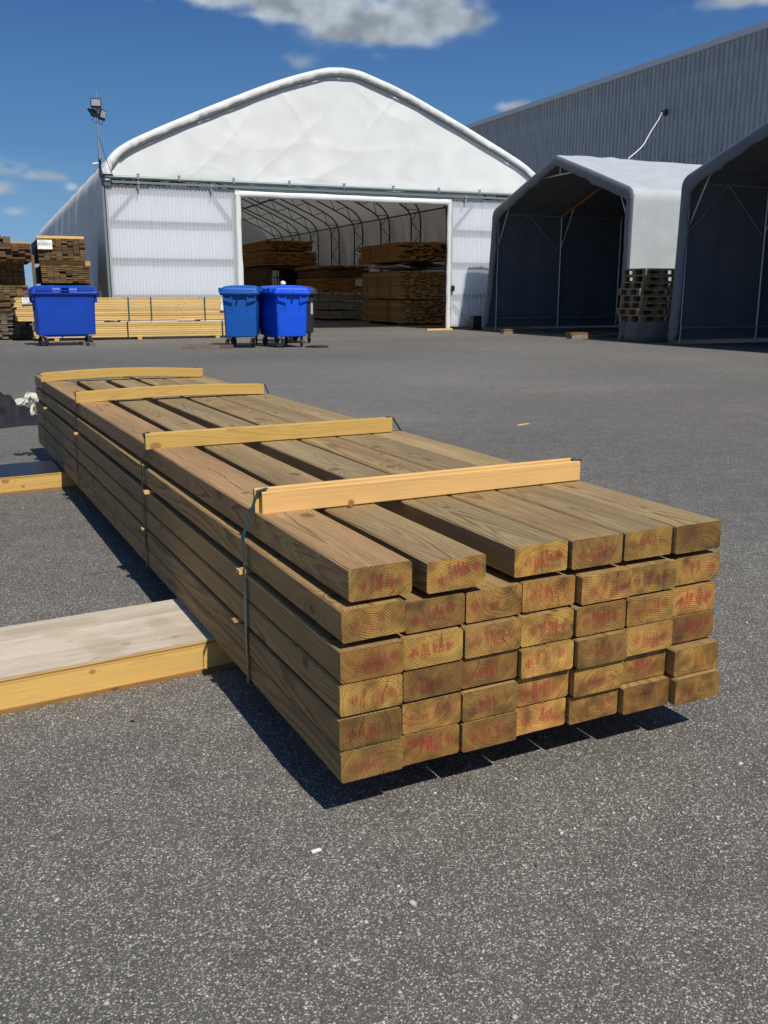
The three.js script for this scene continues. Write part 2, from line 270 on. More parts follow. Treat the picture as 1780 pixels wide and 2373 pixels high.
// a plank whose uv follows its longest side, in metres
function plank(sx, sy, sz, r) {
  const g = new THREE.BoxGeometry(sx, sy, sz), p = g.attributes.position, n = g.attributes.normal, uv = g.attributes.uv, L = [sx, sy, sz], ax = L.indexOf(Math.max(...L));
  const off = r(), strips = [0, 1, 2, 3, 4, 5].map(() => Math.floor(r() * 6));
  for (let i = 0; i < p.count; i++) {
    const c = [p.getX(i), p.getY(i), p.getZ(i)], nn = [n.getX(i), n.getY(i), n.getZ(i)].map(Math.abs), na = nn.indexOf(Math.max(...nn)), f = Math.floor(i / 4);
    if (na === ax) { const [a, b] = [0, 1, 2].filter((k) => k !== ax); uv.setXY(i, off + c[a] / 9, (strips[f] + 0.5 + c[b] / WS * 0.8) / 8); }
    else { const o = [0, 1, 2].find((k) => k !== na && k !== ax); uv.setXY(i, off + c[ax] / WL, (strips[f] + 0.5 + c[o] / WS) / 8); }
  }
  return g;
}
// a timber with eased edges along -z from its front end; groups: 0 sides, 1 sawn ends
function beam(w, h, L, ch, r, { bow = 0, sag = 0, cell = 0, strips, offs, tint = [1, 1, 1], seg = 10, endTint = [1, 1, 1] } = {}) {
  const pos = [], uv = [], col = [], ring = [[ch, 0], [w - ch, 0], [w, ch], [w, h - ch], [w - ch, h], [ch, h], [0, h - ch], [0, ch]];
  const at = (q, t) => [q[0] + bow * Math.sin(Math.PI * t), q[1] + sag * Math.sin(Math.PI * t), -L * t];
  const st = strips ?? [0, 1, 2, 3].map(() => Math.floor(r() * 6)), of = offs ?? [0, 1, 2, 3].map(() => r());
  const quad = (a, b, c, d, ua, ub, uc, ud) => { pos.push(...a, ...b, ...c, ...a, ...c, ...d); uv.push(...ua, ...ub, ...uc, ...ua, ...uc, ...ud); for (let k = 0; k < 6; k++) col.push(...tint); };
  for (let f = 0; f < 8; f++) {
    const q0 = ring[f], q1 = ring[(f + 1) % 8], main = f % 2 === 0 ? f / 2 : (f - 1) / 2, len = Math.hypot(q1[0] - q0[0], q1[1] - q0[1]), s = st[main], half = (main % 2 ? h : w) / 2;
    const vA = f % 2 === 0 ? -half + ch : half - ch, vB = f % 2 === 0 ? half - ch : half - ch + len;
    const vv = (v) => (s + 0.5 + v / WS) / 8, uu = (t) => of[main] + (t * L) / WL;
    for (let k = 0; k < seg; k++) { const t0 = k / seg, t1 = (k + 1) / seg; quad(at(q0, t0), at(q1, t0), at(q1, t1), at(q0, t1), [uu(t0), vv(vA)], [uu(t0), vv(vB)], [uu(t1), vv(vB)], [uu(t1), vv(vA)]); }
  }
  const nSide = pos.length / 3;
  const cx = cell % EC, cy = Math.floor(cell / EC), euv = (q) => [(cx + 0.01 + 0.98 * q[0] / w) / EC, (cy + 0.02 + 0.96 * q[1] / h) / ER];
  for (const t of [0, 1]) for (let k = 1; k < 7; k++) { const a = ring[0], b = ring[k], c = ring[k + 1]; for (const q of t ? [a, c, b] : [a, b, c]) { pos.push(...at(q, t)); uv.push(...euv(q)); col.push(...endTint); } }
  const g = new THREE.BufferGeometry();
  g.setAttribute('position', new THREE.Float32BufferAttribute(pos, 3)); g.setAttribute('uv', new THREE.Float32BufferAttribute(uv, 2)); g.setAttribute('color', new THREE.Float32BufferAttribute(col, 3));
  g.addGroup(0, nSide, 0); g.addGroup(nSide, pos.length / 3 - nSide, 1); g.computeVertexNormals();
  return g;
}
// a flat band that follows points (x, y) at depth z, width along z
function band(pts, width, th) {
  const out = [];
  for (let i = 0; i + 1 < pts.length; i++) { const [x0, y0, z0] = pts[i], [x1, y1, z1] = pts[i + 1], L = Math.hypot(x1 - x0, y1 - y0), g = new THREE.BoxGeometry(L + th * 0.5, th, width), p = g.attributes.position; for (let k = 0; k < p.count; k++) p.setZ(k, p.getZ(k) + lerp(z0, z1, p.getX(k) / L + 0.5)); g.rotateZ(Math.atan2(y1 - y0, x1 - x0)); g.translate((x0 + x1) / 2, (y0 + y1) / 2, 0); g.computeVertexNormals(); out.push(g); }
  return merge(out);
}

// ---------- ground ----------
{
  const line = (a, b, step) => { const o = []; for (let v = a; v <= b + 1e-6; v += step) o.push(v); return o; };
  const xs = [-900, -300, -100, -50, -25, ...line(-12, 26, 0.4), 40, 70, 120, 300, 900], zs = [-900, -300, -120, -70, ...line(-50, 4, 0.4), 12, 30, 80, 300, 900];
  const p = [], uv = [], col = [], ix = [];
  for (const z of zs) for (const x of xs) {
    p.push(x, 0, z); uv.push(x / AS, -z / AS);
    const f = 1 + 0.26 * fbm(x / 2.7, z / 2.7, 41, 4) + 0.16 * fbm(x / 11, z / 5, 42, 3), scuff = sstep(0.36, 0.62, fbm(x / 1.6, z / 0.7, 44, 4)) * 0.16, w = 0.03 * fbm(x / 3.3, z / 3.3, 43, 3);
    col.push((f + scuff) * (1 + w), f + scuff, (f + scuff) * (1 - w));
  }
  const n = xs.length;
  for (let j = 0; j + 1 < zs.length; j++) for (let i = 0; i + 1 < n; i++) { const a = j * n + i; ix.push(a, a + n, a + n + 1, a, a + n + 1, a + 1); }
  const g = new THREE.BufferGeometry(); g.setAttribute('position', new THREE.Float32BufferAttribute(p, 3)); g.setAttribute('uv', new THREE.Float32BufferAttribute(uv, 2)); g.setAttribute('color', new THREE.Float32BufferAttribute(col, 3)); g.setIndex(ix); g.computeVertexNormals();
  struct('asphalt_yard', g, std({ map: asphaltMap, bumpMap: asphaltBump, bumpScale: 0.0022, color: C(1.30, 1.235, 1.075), roughness: 0.85, vertexColors: true }));
}

// ---------- storage hall ----------
const HX = 9.65, HZ = -25.8, HL = 30.5, HW = 6.57;
const half = new THREE.CatmullRomCurve3([[0, 7.08], [0.42, 7.05], [0.85, 6.94], [1.9, 6.60], [3.1, 6.11], [4.35, 5.57], [5.3, 5.14], [5.95, 4.81], [6.32, 4.53], [6.52, 4.2], [6.57, 3.8], [6.57, 2.6], [6.57, 1.3], [6.57, 0.02]].map((q) => V(q[0], q[1], 0)), false, 'centripetal');
const prof = (s) => { const q = half.getPointAt(Math.min(1, Math.abs(s))); return [HX + Math.sign(s) * q.x, q.y]; };   // s: -1 left foot, 0 ridge, 1 right foot
const profN = (s) => { const a = prof(clamp(s - 0.004, -1, 1)), b = prof(clamp(s + 0.004, -1, 1)), l = Math.hypot(b[0] - a[0], b[1] - a[1]); return [-(b[1] - a[1]) / l, (b[0] - a[0]) / l]; };
const inset = (s, d) => { const p = prof(s), n = profN(s); return [p[0] - n[0] * d, p[1] - n[1] * d]; };
const arches = []; for (let z = -28.4; z > HZ - HL + 1; z -= 3.1) arches.push(z);
{
  const hall = thing('storage_hall', 'large white fabric storage hall with open doorway and rounded gable', 'hall', [0, 0, 0]);
  part('roof_canopy', grid(150, 190, (u, v) => {
    const s = u * 2 - 1, z = HZ - 0.02 - v * HL, p = prof(s), n = profN(s), bay = Math.abs((((z + 28.4) / 3.1) % 1 + 1) % 1 - 0.5) * 2, wallish = sstep(0.62, 0.8, Math.abs(s));
    const edge = sstep(0, 0.03, v) * sstep(0, 0.02, 1 - v);
    const fold = (0.16 * fbm(z * 1.1 + 3, s * 5, 101, 3) + 0.075 * vn(z * 3.1, s * 3.4, 103) + 0.10 * (1 - bay * bay)) * wallish + 0.02 * fbm(z * 0.8, s * 14, 105, 3) - 0.03 * (1 - bay) * (1 - wallish);
    const d = fold * edge; return [p[0] + n[0] * d, Math.max(0.01, p[1] + n[1] * d), z];
  }, (u, v) => [u * 8, v * 12]), M.pvc, hall);
  // gable cloth above the door rail
  part('gable_cloth', grid(340, 96, (u, v) => {
    const s = lerp(-0.66, 0.66, u), q = inset(s, 0.16), top = Math.max(3.995, q[1]), y = lerp(3.99, top, v), x = q[0];
    const e = Math.sin(Math.PI * clamp(u)) * 0.9 + 0.1, env = sstep(0, 0.10, v) * sstep(0, 0.06, 1 - v) * 0.85 + 0.15;
    const t1 = x * 0.62 + y * 0.8, t2 = x * 0.7 - y * 0.75;
    const rid = (q1, q2, sd) => { const n = 1 - Math.abs(vn(q1, q2, sd)) * 4.2; return n > 0 ? n * n : 0; };
    const w = 0.05 * fbm(x * 0.5, y * 0.8, 111, 3) + 0.020 * rid(t1 * 0.75, t2 * 0.42, 113) + 0.020 * rid(t2 * 0.8, t1 * 0.4, 114) + 0.012 * rid(x * 1.5, y * 0.35, 115) * (1 - v) + 0.008 * fbm(x * 2.2, y * 1.6, 116, 3) + 0.010 * rid(y * 1.1 + 0.3 * vn(x * 0.7, 3, 118), x * 0.10, 117);
    return [x, y, HZ - 0.06 + w * env * e * 0.55];
  }, (u, v, a) => [a[0] / 4, a[1] / 4]), M.pvcGloss, hall);
  // puckered hem rolled round the edge of the roof
  part('hem', grid(420, 10, (u, v) => {
    const s = lerp(-0.672, 0.672, u), L = s * 10, a = lerp(-0.15, 1.15, v) * Math.PI, pk = 1 + 0.17 * vn(L * 9, v * 1.4, 121) * sstep(0.1, 0.5, v) + 0.22 * vn(L * 4, v * 1.8, 122) * sstep(0.2, 0.7, v), q = inset(s, 0.085 - 0.098 * Math.cos(a) * pk);
    return [q[0], q[1], HZ + 0.065 * Math.sin(a) * pk + 0.015 * vn(L * 4, v * 2, 123)];
  }), M.pvcGloss, hall);
  part('gap_shade_line', new THREE.TubeGeometry(new THREE.CatmullRomCurve3(Array.from({ length: 60 }, (_, i) => { const q = inset(lerp(-0.59, 0.59, i / 59), 0.20); return V(q[0], Math.max(4.03, q[1]), HZ + 0.02); })), 160, 0.022, 6), M.gapShade, hall);  // dark tube standing in for the shade line in the gap below the hem
  part('rear_gable', grid(60, 10, (u, v) => { const q = prof(lerp(-1, 1, u)); return [q[0], q[1] * (1 - v) + 0.01, HZ - HL]; }, (u, v) => [u * 5, v * 3]), M.pvc, hall);
  const xl = 3.1, xr = 16.2;
  const rail = part('door_rail', merge([rod([xl - 0.02, 3.975, HZ + 0.07], [xr, 3.975, HZ + 0.07], 0.045, 10), bx(xr - xl, 0.055, 0.07, (xl + xr) / 2, 3.86, HZ + 0.06)]), M.rail, hall);
  for (const x of [3.95, 5.0, 6.45, 8.0, 9.6, 11.1, 12.55, 13.9]) part('bracket', merge([bx(0.05, 0.13, 0.035, x, 4.0, HZ + 0.12), bx(0.075, 0.03, 0.05, x, 4.06, HZ + 0.115)]), M.steel, rail);
  for (const x of [3.95, 5.85, 13.45]) part('roller', merge([bx(0.05, 0.16, 0.03, x, 3.77, HZ + 0.085), new THREE.CylinderGeometry(0.045, 0.045, 0.03, 12).rotateX(Math.PI / 2).translate(x, 3.86, HZ + 0.11)]), M.steel, rail);
  // lintel cloth between rail and doorway
  part('lintel_cloth', grid(60, 4, (u, v) => { const x = lerp(6.46, 13.04, u); return [x, lerp(3.78, 3.965, v), HZ - 0.01 + 0.012 * vn(x * 3, v * 2, 131)]; }), M.pvcGloss, hall);
  // sliding door leaves: translucent corrugated sheets on a frame of tubes
  const sheetGeo = (w) => grid(Math.round(w / 0.01125), 4, (u, v) => { const x = u * w; return [x, lerp(0.09, 3.8, v), 0.013 * Math.sin((x / 0.09) * 2 * Math.PI) + 0.004 * vn(x * 2, v * 3, 141)]; });
  for (const [x0, x1, name] of [[3.12, 6.50, 0], [13.03, 16.15, 1]]) {
    const leaf = part('door_leaf', merge([bx(0.05, 3.75, 0.05, x0 + 0.04, 1.96, HZ - 0.05), bx(0.05, 3.75, 0.05, x1 - 0.04, 1.96, HZ - 0.05), bx(x1 - x0 - 0.14, 0.06, 0.05, (x0 + x1) / 2, 0.12, HZ - 0.051), bx(x1 - x0 - 0.14, 0.06, 0.05, (x0 + x1) / 2, 3.73, HZ - 0.051)]), M.frameGrey, hall, name ? 'translucent corrugated door leaf beside the dark tent' : 'translucent corrugated door leaf behind the timber bundles');
    for (const y of [1.0, 1.94, 2.88]) part('cross_rail', bx(x1 - x0 - 0.14, 0.085, 0.04, (x0 + x1) / 2, y, HZ - 0.04), M.frameGrey, leaf);
    part('brace', rod([x0 + 0.1, 2.95, HZ - 0.045], [x0 + 0.82, 3.72, HZ - 0.045], 0.028), M.frameGrey, leaf);
    part('brace', rod([x1 - 0.1, 2.95, HZ - 0.045], [x1 - 0.68, 3.72, HZ - 0.045], 0.028), M.frameGrey, leaf);
    if (name) part('brace', rod([x0 + 0.12, 0.75, HZ - 0.045], [x0 + 0.72, 0.12, HZ - 0.045], 0.028), M.frameGrey, leaf);
    part('added_reflector_sheet', bx(x1 - x0 - 0.02, 3.72, 0.006, (x0 + x1) / 2, 1.95, HZ - 0.115), M.polyReflector, leaf);  // added white sheet, throws light back so the rails read dark
    const n = 3, w = (x1 - x0) / n, sg = sheetGeo(w - 0.004);
    for (let i = 0; i < n; i++) { const m = part('polycarbonate_sheet', sg, M.poly, leaf); m.position.set(x0 + i * w, 0, HZ + 0.012 + (i % 2) * 0.006); }
  }
  part('corner_post', merge([bx(0.06, 3.95, 0.06, 3.06, 1.98, HZ + 0.03)]), M.rail, hall);
  // fabric wrapped door frame
  const wrap = (x0, x1, y0, y1, horizontal) => grid(horizontal ? 50 : 8, horizontal ? 8 : 40, (u, v) => {
    const a = (horizontal ? v : u) * 1.5 * Math.PI - 0.25 * Math.PI, t = horizontal ? u : v, c = Math.cos(a), s = Math.sin(a), n = 0.012 * vn(t * 13, a, horizontal ? 151 : 153 + x0);
    return horizontal ? [lerp(x0, x1, t), (y0 + y1) / 2 - c * (y1 - y0) / 2 + n, HZ + 0.03 + s * 0.06] : [(x0 + x1) / 2 - c * (x1 - x0) / 2 + n, lerp(y0, y1, t), HZ + 0.03 + s * 0.06];
  });
  part('door_frame', merge([wrap(6.49, 12.99, 3.60, 3.775, true), wrap(6.48, 6.65, 0.01, 3.775, false), wrap(12.88, 13.02, 0.01, 3.775, false)]), M.pvcGloss, hall);
  part('door_latch', merge([bx(0.09, 0.16, 0.05, 13.09, 1.22, HZ + 0.07), rod([13.05, 1.1, HZ + 0.1], [13.05, 1.34, HZ + 0.1], 0.012)]), M.black, hall);
  // roof trusses and purlins
  for (const z of arches) {
    const pts = (d) => Array.from({ length: 49 }, (_, i) => { const q = inset(lerp(-1, 1, i / 48), d); return V(q[0], Math.max(0.02, q[1]), z); }), o = pts(0.10), n = pts(0.50), list = [];
    list.push(new THREE.TubeGeometry(new THREE.CatmullRomCurve3(o), 96, 0.032, 6), new THREE.TubeGeometry(new THREE.CatmullRomCurve3(n), 96, 0.032, 6));
    for (let i = 1; i < 48; i++) list.push(rod(i % 2 ? o[i] : n[i], i % 2 ? n[i + 1] : o[i + 1], 0.017, 5));
    part('truss_arch', merge(list), M.truss, hall);
  }
  for (const s of [-0.83, -0.63, -0.36, 0, 0.36, 0.63, 0.83]) { const q = inset(s, 0.30); part('purlin', rod([q[0], q[1], HZ - 0.2], [q[0], q[1], HZ - HL + 0.2], 0.03), M.truss, hall); }
}

// ---------- steel warehouse ----------
{
  const wx = 25, h = 9.72, z0 = -70, z1 = -8;
  const b = thing('steel_warehouse', 'tall grey corrugated steel warehouse behind the tents', 'warehouse', [wx, 0, z1]);
  part('body', bx(24, h - 0.2, z1 - z0, 12.1, (h - 0.2) / 2, (z0 - z1) / 2), M.wall, b);
  const p = [], pitch = 0.25; for (let i = 0; i < 4; i++) { const z = i * pitch; p.push([z, 0], [z + 0.07, 0], [z + 0.105, 0.05], [z + 0.215, 0.05]); } p.push([1, 0]);
  const sheet = merge(p.slice(1).map((q, i) => grid(1, 1, (u, v) => [lerp(-p[i][1], -q[1], u), lerp(0, h, v), -lerp(p[i][0], q[0], u)], (u, v, a) => [a[2] / 3, a[1] / 6])));
  for (let z = 0; z < z1 - z0; z++) { const m = part('wall_sheet', sheet, M.wall, b); m.position.set(0.06, 0, -z); }
  part('roof_flashing', bx(0.30, 0.22, z1 - z0, 0.06, h + 0.09, (z0 - z1) / 2), M.flash, b);
}

// ---------- tents ----------
function tent({ X0, X1, zf, zn, ye, yr, label, flare = 0 }) {
  const t = thing('storage_tent', label, 'tent', [X0, 0, zf], 0, 'open fronted grey tents');
  const W = zn - zf, q = W / 2, base = 0.10, rd = 0.16, sl = Math.atan2(yr - ye, q);
  const c = [[0, base], [0, ye * 0.33], [0, ye * 0.66], [0.0, ye - rd], [0.05, ye - 0.03], [rd, ye + rd * Math.tan(sl) * 0.9], [q * 0.5, lerp(ye, yr, 0.5)], [q - 0.15, yr - 0.06], [q, yr]];
  const pf = [...c, ...c.slice(0, -1).reverse().map(([z, y]) => [W - z, y])], cum = [0]; for (let i = 1; i < pf.length; i++) cum.push(cum[i - 1] + Math.hypot(pf[i][0] - pf[i - 1][0], pf[i][1] - pf[i - 1][1]));
  const at = (u, ins = 0) => { const d = u * cum.at(-1); let i = 1; while (i < pf.length - 1 && cum[i] < d) i++; const k = (d - cum[i - 1]) / (cum[i] - cum[i - 1]), z = lerp(pf[i - 1][0], pf[i][0], k), y = lerp(pf[i - 1][1], pf[i][1], k); const m = Math.min(1, ins ? 1 : 0); const cz = q, cy = ye * 0.6, l = Math.hypot(cz - z, Math.max(0, cy - y) + (y > ye - 0.3 ? -(y - cy) : 0)) || 1; if (!m) return [z, y]; return y < ye - 0.2 ? [z + Math.sign(q - z) * ins, y] : [z + (q - z) * ins * 0.25, y - ins * 0.95]; };
  const skew = (u, y) => -flare * clamp(1 - u * 3.2) * (1 - y / ye), L = X1 - X0;
  const skin = (ins, n, amp, seed) => grid(150, n, (u, v) => { const [z, y] = at(u, ins), x = v * L, k = amp * sstep(0, 0.05, v), wob = k * (fbm(x * 0.9 + seed, u * 9, seed, 3) + 0.5 * vn(x * 3, u * 3, seed + 2)); return [x + skew(u, y) * (1 - v), y + (y > ye ? wob : 0), z + (y > ye ? 0 : wob)]; }, (u, v) => [u * 6, v * 4]);
  part('outer_skin', skin(0, 70, 0.05, 201), M.tentOut, t);
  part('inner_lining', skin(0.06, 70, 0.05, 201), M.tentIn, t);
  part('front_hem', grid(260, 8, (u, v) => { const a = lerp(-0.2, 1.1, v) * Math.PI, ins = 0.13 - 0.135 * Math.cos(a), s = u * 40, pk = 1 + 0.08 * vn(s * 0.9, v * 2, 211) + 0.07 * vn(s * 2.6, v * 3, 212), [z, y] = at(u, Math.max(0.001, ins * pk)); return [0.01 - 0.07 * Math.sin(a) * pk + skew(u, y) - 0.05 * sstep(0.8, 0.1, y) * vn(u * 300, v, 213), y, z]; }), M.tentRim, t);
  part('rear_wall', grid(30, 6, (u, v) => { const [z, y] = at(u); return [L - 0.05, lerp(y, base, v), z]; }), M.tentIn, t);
  // frame of tubes
  const F = (x) => { const o = 0.12; return [[x, 0.02, o], [x, ye - 0.1, o], [x, yr - 0.16, q], [x, ye - 0.1, W - o], [x, 0.02, W - o]]; };
  for (let k = 0; k * 2.15 < L - 0.3; k++) {
    const x = 0.12 + k * 2.15, f = F(x);
    part('post', rod(f[0], f[1], 0.03, 8), M.tube, t); part('post', rod(f[4], f[3], 0.03, 8), M.tube, t);
    const woodRaft = k === 1 || k === 2;
    for (const [a, b] of [[f[1], f[2]], [f[2], f[3]]]) part('rafter', rod(a, b, woodRaft ? 0.05 : 0.03, 6), woodRaft ? M.plyEdge : M.tube, t);
    if (k < 2) {
      const e = 0.28; part('tie', merge([rod([x, lerp(ye, yr, 1 - e) - 0.16, q * (1 - e)], [x, lerp(ye, yr, 1 - e) - 0.16, q * (1 + e)], 0.02), rod([x, lerp(ye, yr, 1 - e) - 0.16, q], [x, yr - 0.16, q], 0.02)]), M.tube, t);
      part('knee_brace', rod([x, ye - 1.05, 0.12], [x, ye + 0.12, 0.75], 0.02), M.tube, t); part('knee_brace', rod([x, ye - 1.05, W - 0.12], [x, ye + 0.12, W - 0.75], 0.02), M.tube, t);
    }
    if (k === 0) { part('wall_brace', rod([0.15, ye - 1.1, 0.11], [1.15, ye - 0.1, 0.11], 0.018), M.tube, t); part('wall_brace', rod([1.15, ye - 0.1, 0.11], [2.2, ye - 1.1, 0.11], 0.018), M.tube, t); }
  }
  for (const z of [0.12, W - 0.12]) { part('base_rail', rod([0.1, 0.35, z], [L - 0.1, 0.35, z], 0.025), M.tube, t); part('eave_rail', rod([0.1, ye - 0.1, z], [L - 0.1, ye - 0.1, z], 0.025), M.tube, t); }
  part('ridge_rail', rod([0.1, yr - 0.14, q], [L - 0.1, yr - 0.14, q], 0.025), M.tube, t);
  return t;
}
tent({ X0: 13.8, X1: 24.2, zf: -24.66, zn: -18.18, ye: 3.40, yr: 4.51, label: 'grey fabric storage tent between the white hall and the other tent', flare: 0.28 });
tent({ X0: 13.8, X1: 24.2, zf: -16.57, zn: -10.10, ye: 3.44, yr: 4.56, label: 'grey fabric storage tent on the far side of the pallet stack from the hall', flare: 0.1 });
// power cable from the tent ridge to the steel wall
{
  const t = thing('power_cable', 'white cable strung from tent roof to the steel warehouse wall', 'cable', [16.0, 4.53, -21.42]);
  part('cord', tube([[0, 0, 0], [2.2, 0.75, -2.3], [4.4, 1.62, -4.8], [6.6, 2.55, -7.2], [8.3, 3.2, -9.2]], 0.017, 6, 60), M.white, t);
  part('lead', tube([[8.3, 3.2, -9.2], [8.7, 3.3, -9.5], [8.92, 3.34, -9.8]], 0.018, 6, 12), M.black, t); part('wall_bracket', merge([bx(0.06, 0.22, 0.18, 8.94, 3.34, -9.8), rod([8.75, 3.36, -9.8], [8.94, 3.36, -9.8], 0.02)]), M.black, t);
}

// ---------- floodlight mast at the hall's corner ----------
{
  const t = thing('floodlight_mast', 'galvanised mast with three floodlights and cameras on the hall corner', 'floodlight', [3.0, 3.9, -25.6]);
  part('pole', merge([rod([0, 0.0, 0], [0.02, 1.04, 0], 0.035, 8), rod([0.01, 0.95, 0.01], [0.03, 2.06, 0], 0.022, 8)]), M.steel, t);
  part('bracket', merge([bx(0.34, 0.045, 0.06, 0.14, 0.1, 0.02), bx(0.05, 0.5, 0.05, 0.01, 0.26, 0.05), rod([0.06, 0.08, -0.02], [0.06, 0.08, -0.2], 0.02)]), M.black, t);
  const flood = (x, y, z, yaw, pitch, roll, w, h) => { const f = new THREE.Group(); f.name = 'floodlight'; f.position.set(x, y, z); f.rotation.set(pitch, yaw, roll, 'YXZ'); t.add(f); part('housing', merge([bx(w, h, 0.05), bx(w * 0.95, h * 0.25, 0.08, 0, -h * 0.42, 0)]), M.black, f); part('lens', bx(w * 0.84, h * 0.66, 0.02, 0, h * 0.08, 0.022), M.lamp, f); part('yoke', merge([rod([-w / 2 - 0.01, 0, 0], [-w / 2 - 0.01, 0, -0.1], 0.008), rod([w / 2 + 0.01, 0, 0], [w / 2 + 0.01, 0, -0.1], 0.008), rod([-w / 2 - 0.01, 0, -0.1], [w / 2 + 0.01, 0, -0.1], 0.008)]), M.black, f); };
  flood(0.0, 1.76, 0.1, -0.1, 0.15, 0, 0.25, 0.22); flood(0.14, 1.50, 0.1, 0.4, 0.25, -0.2, 0.16, 0.24); flood(-0.07, 1.55, 0.02, -2.4, 0.7, 0, 0.24, 0.2);
  part('clamp', bx(0.07, 0.09, 0.07, 0.05, 1.62, 0.02), M.white, t);
  part('camera_dome', merge([new THREE.CylinderGeometry(0.035, 0.035, 0.12, 12).rotateX(Math.PI / 2).translate(0.03, 0.47, 0.09), rod([0, 0.45, 0], [0.03, 0.47, 0.05], 0.015)]), M.white, t);
  part('camera_eye', new THREE.CylinderGeometry(0.026, 0.026, 0.01, 12).rotateX(Math.PI / 2).translate(0.03, 0.47, 0.153), M.black, t);
  part('antenna', merge([new THREE.SphereGeometry(0.045, 12, 8).scale(1.1, 0.7, 1).translate(-0.13, 0.345, 0.02), rod([-0.1, 0.36, 0.02], [0, 0.37, 0], 0.02)]), M.white, t);
  part('siren', new THREE.CylinderGeometry(0.06, 0.05, 0.07, 14).rotateX(Math.PI / 2).translate(0.1, 0.21, 0.06), M.frameWhite, t);
  part('wiring', merge([tube([[0.02, 1.03, 0.03], [0.09, 0.75, 0.04], [0.17, 0.45, 0.05], [0.28, 0.13, 0.1]], 0.007, 5, 20), tube([[0.04, 1.4, 0.05], [0.07, 1.28, 0.05], [0.13, 1.3, 0.06], [0.14, 1.4, 0.06]], 0.006, 5, 16), tube([[-0.06, 1.45, 0.02], [-0.10, 1.36, 0.03], [-0.04, 1.32, 0.03], [0.01, 1.36, 0.02]], 0.006, 5, 16)]), M.black, t);
}

// ---------- board bundles ----------
const bookmark = {};
const paper = (() => { const c = document.createElement('canvas'); c.width = 256; c.height = 160; const k = c.getContext('2d'), r = rng(3); k.fillStyle = '#eef0ec'; k.fillRect(0, 0, 256, 160); k.fillStyle = '#444'; for (let y = 14; y < 150; y += 18 + r() * 10) { let x = 14; while (x < 150 + r() * 80) { const w = 5 + r() * 26; k.globalAlpha = 0.4 + r() * 0.5; k.fillRect(x, y, w, y < 70 && y > 30 ? 9 : 4); x += w + 5; } } const t = new THREE.CanvasTexture(c); t.colorSpace = THREE.SRGBColorSpace; return std({ map: t, roughness: 0.6 }); })();
const sheetOf = (w, h, seed) => grid(10, 8, (u, v) => [(u - 0.5) * w, (v - 0.5) * h, 0.012 * vn(u * 4, v * 3, seed) + 0.012]);
// boards along the local x (axis 'x') or z (axis 'z'), corner at the group's origin
function bundle({ name = 'board_bundle', pos, turn = 0, size: [sx, sy, sz], nr, nc, mats, axis, rag = 0.02, seed, label, group, straps = [], labelAt, only, strapMat = M.strapDark, drop = 0, droop = 0 }) {
  const r = rng(seed), t = thing(name, label, 'timber', pos, turn, group), bh = sy / nr, wTot = axis === 'x' ? sz : sx, bw = wTot / nc, L = axis === 'x' ? sx : sz;
  const geos = [0, 1, 2, 3, 4, 5].map(() => (axis === 'x' ? plank(L, bh - 0.005 - r() * 0.004, bw - 0.004, r) : plank(bw - 0.004 - r() * 0.004, bh - 0.004 - r() * 0.004, L, r)));
  for (let j = 0; j < nr; j++) for (let i = 0; i < nc; i++) {
    if (only && !only(i, j)) continue;
    if (drop && r() < drop) continue;
    const m = part('board', geos[Math.floor(r() * 6)], mats[Math.floor(r() * mats.length)], t), a = (i + 0.5) * bw, e = (r() - 0.5) * 2 * rag, y = (j + 0.5) * bh;
    if (axis === 'x') m.position.set(L / 2 + e, y, a + (r() - 0.5) * 0.012); else m.position.set(a + (r() - 0.5) * 0.01, y, -L / 2 + e);
    if (droop) m.rotation.z = (r() - 0.5) * droop;
  }
  for (const s of straps) { if (axis === 'x') part('strap', merge([bx(0.03, sy + 0.012, 0.003, s, sy / 2, sz + 0.012), bx(0.03, 0.003, sz + 0.02, s, sy + 0.006, sz / 2)]), strapMat, t); else part('strap', merge([bx(0.003, sy + 0.012, 0.03, -0.012, sy / 2, -s), bx(sx + 0.02, 0.003, 0.03, sx / 2, sy + 0.008, -s)]), strapMat, t); }
  if (labelAt) { const [x, y, w, h] = labelAt, g = part('paper_label', sheetOf(w, h, seed), paper, t); g.position.set(x, y, (axis === 'x' ? sz : 0) + 0.03); }
  return t;
}
const shell = (nr, nc) => (i, j) => i === nc - 1 || i === 0 || j === nr - 1;
// pale bundles in front of the hall door leaf, boards along x; local z runs towards the yard
bundle({ pos: [1.03, 0.06, -24.05], size: [5.2, 0.355, 0.76], nr: 7, nc: 5, mats: M.tan, axis: 'x', rag: 0.03, seed: 21, label: 'lower pale yellow board bundle behind the blue bins', straps: [0.6, 2.1, 4.4], only: (i, j) => i > 2 || j === 6 });
bundle({ pos: [0.66, 0.455, -24.05], size: [5.4, 0.53, 0.76], nr: 10, nc: 5, mats: M.tan, axis: 'x', rag: 0.035, seed: 22, label: 'upper pale yellow board bundle with white paper labels at both ends', straps: [0.42, 2.52, 3.05, 4.35], strapMat: M.strap, labelAt: [0.32, 0.46, 0.34, 0.15], only: (i, j) => i > 2 || j === 9 }).add((() => { const m = new THREE.Mesh(sheetOf(0.2, 0.3, 9), paper); m.name = 'paper_label'; m.position.set(4.84, 0.36, 0.80); m.rotation.z = -0.12; return m; })());
for (const [x, w, name, m] of [[2.05, 0.55, 0, M.white], [2.98, 1.35, 1, M.white], [4.9, 0.7, 2, M.white]]) { const g = plank(w, 0.036, 0.7, rng(31 + name)); solo('spacer_board', g, m, ['short white spacer board between the two pale bundles, nearest the wide bin', 'long white spacer board between the two pale bundles', 'white spacer board between the pale bundles, beside the narrow bin end'][name], 'board').position.set(x + w / 2, 0.435, -23.66); }
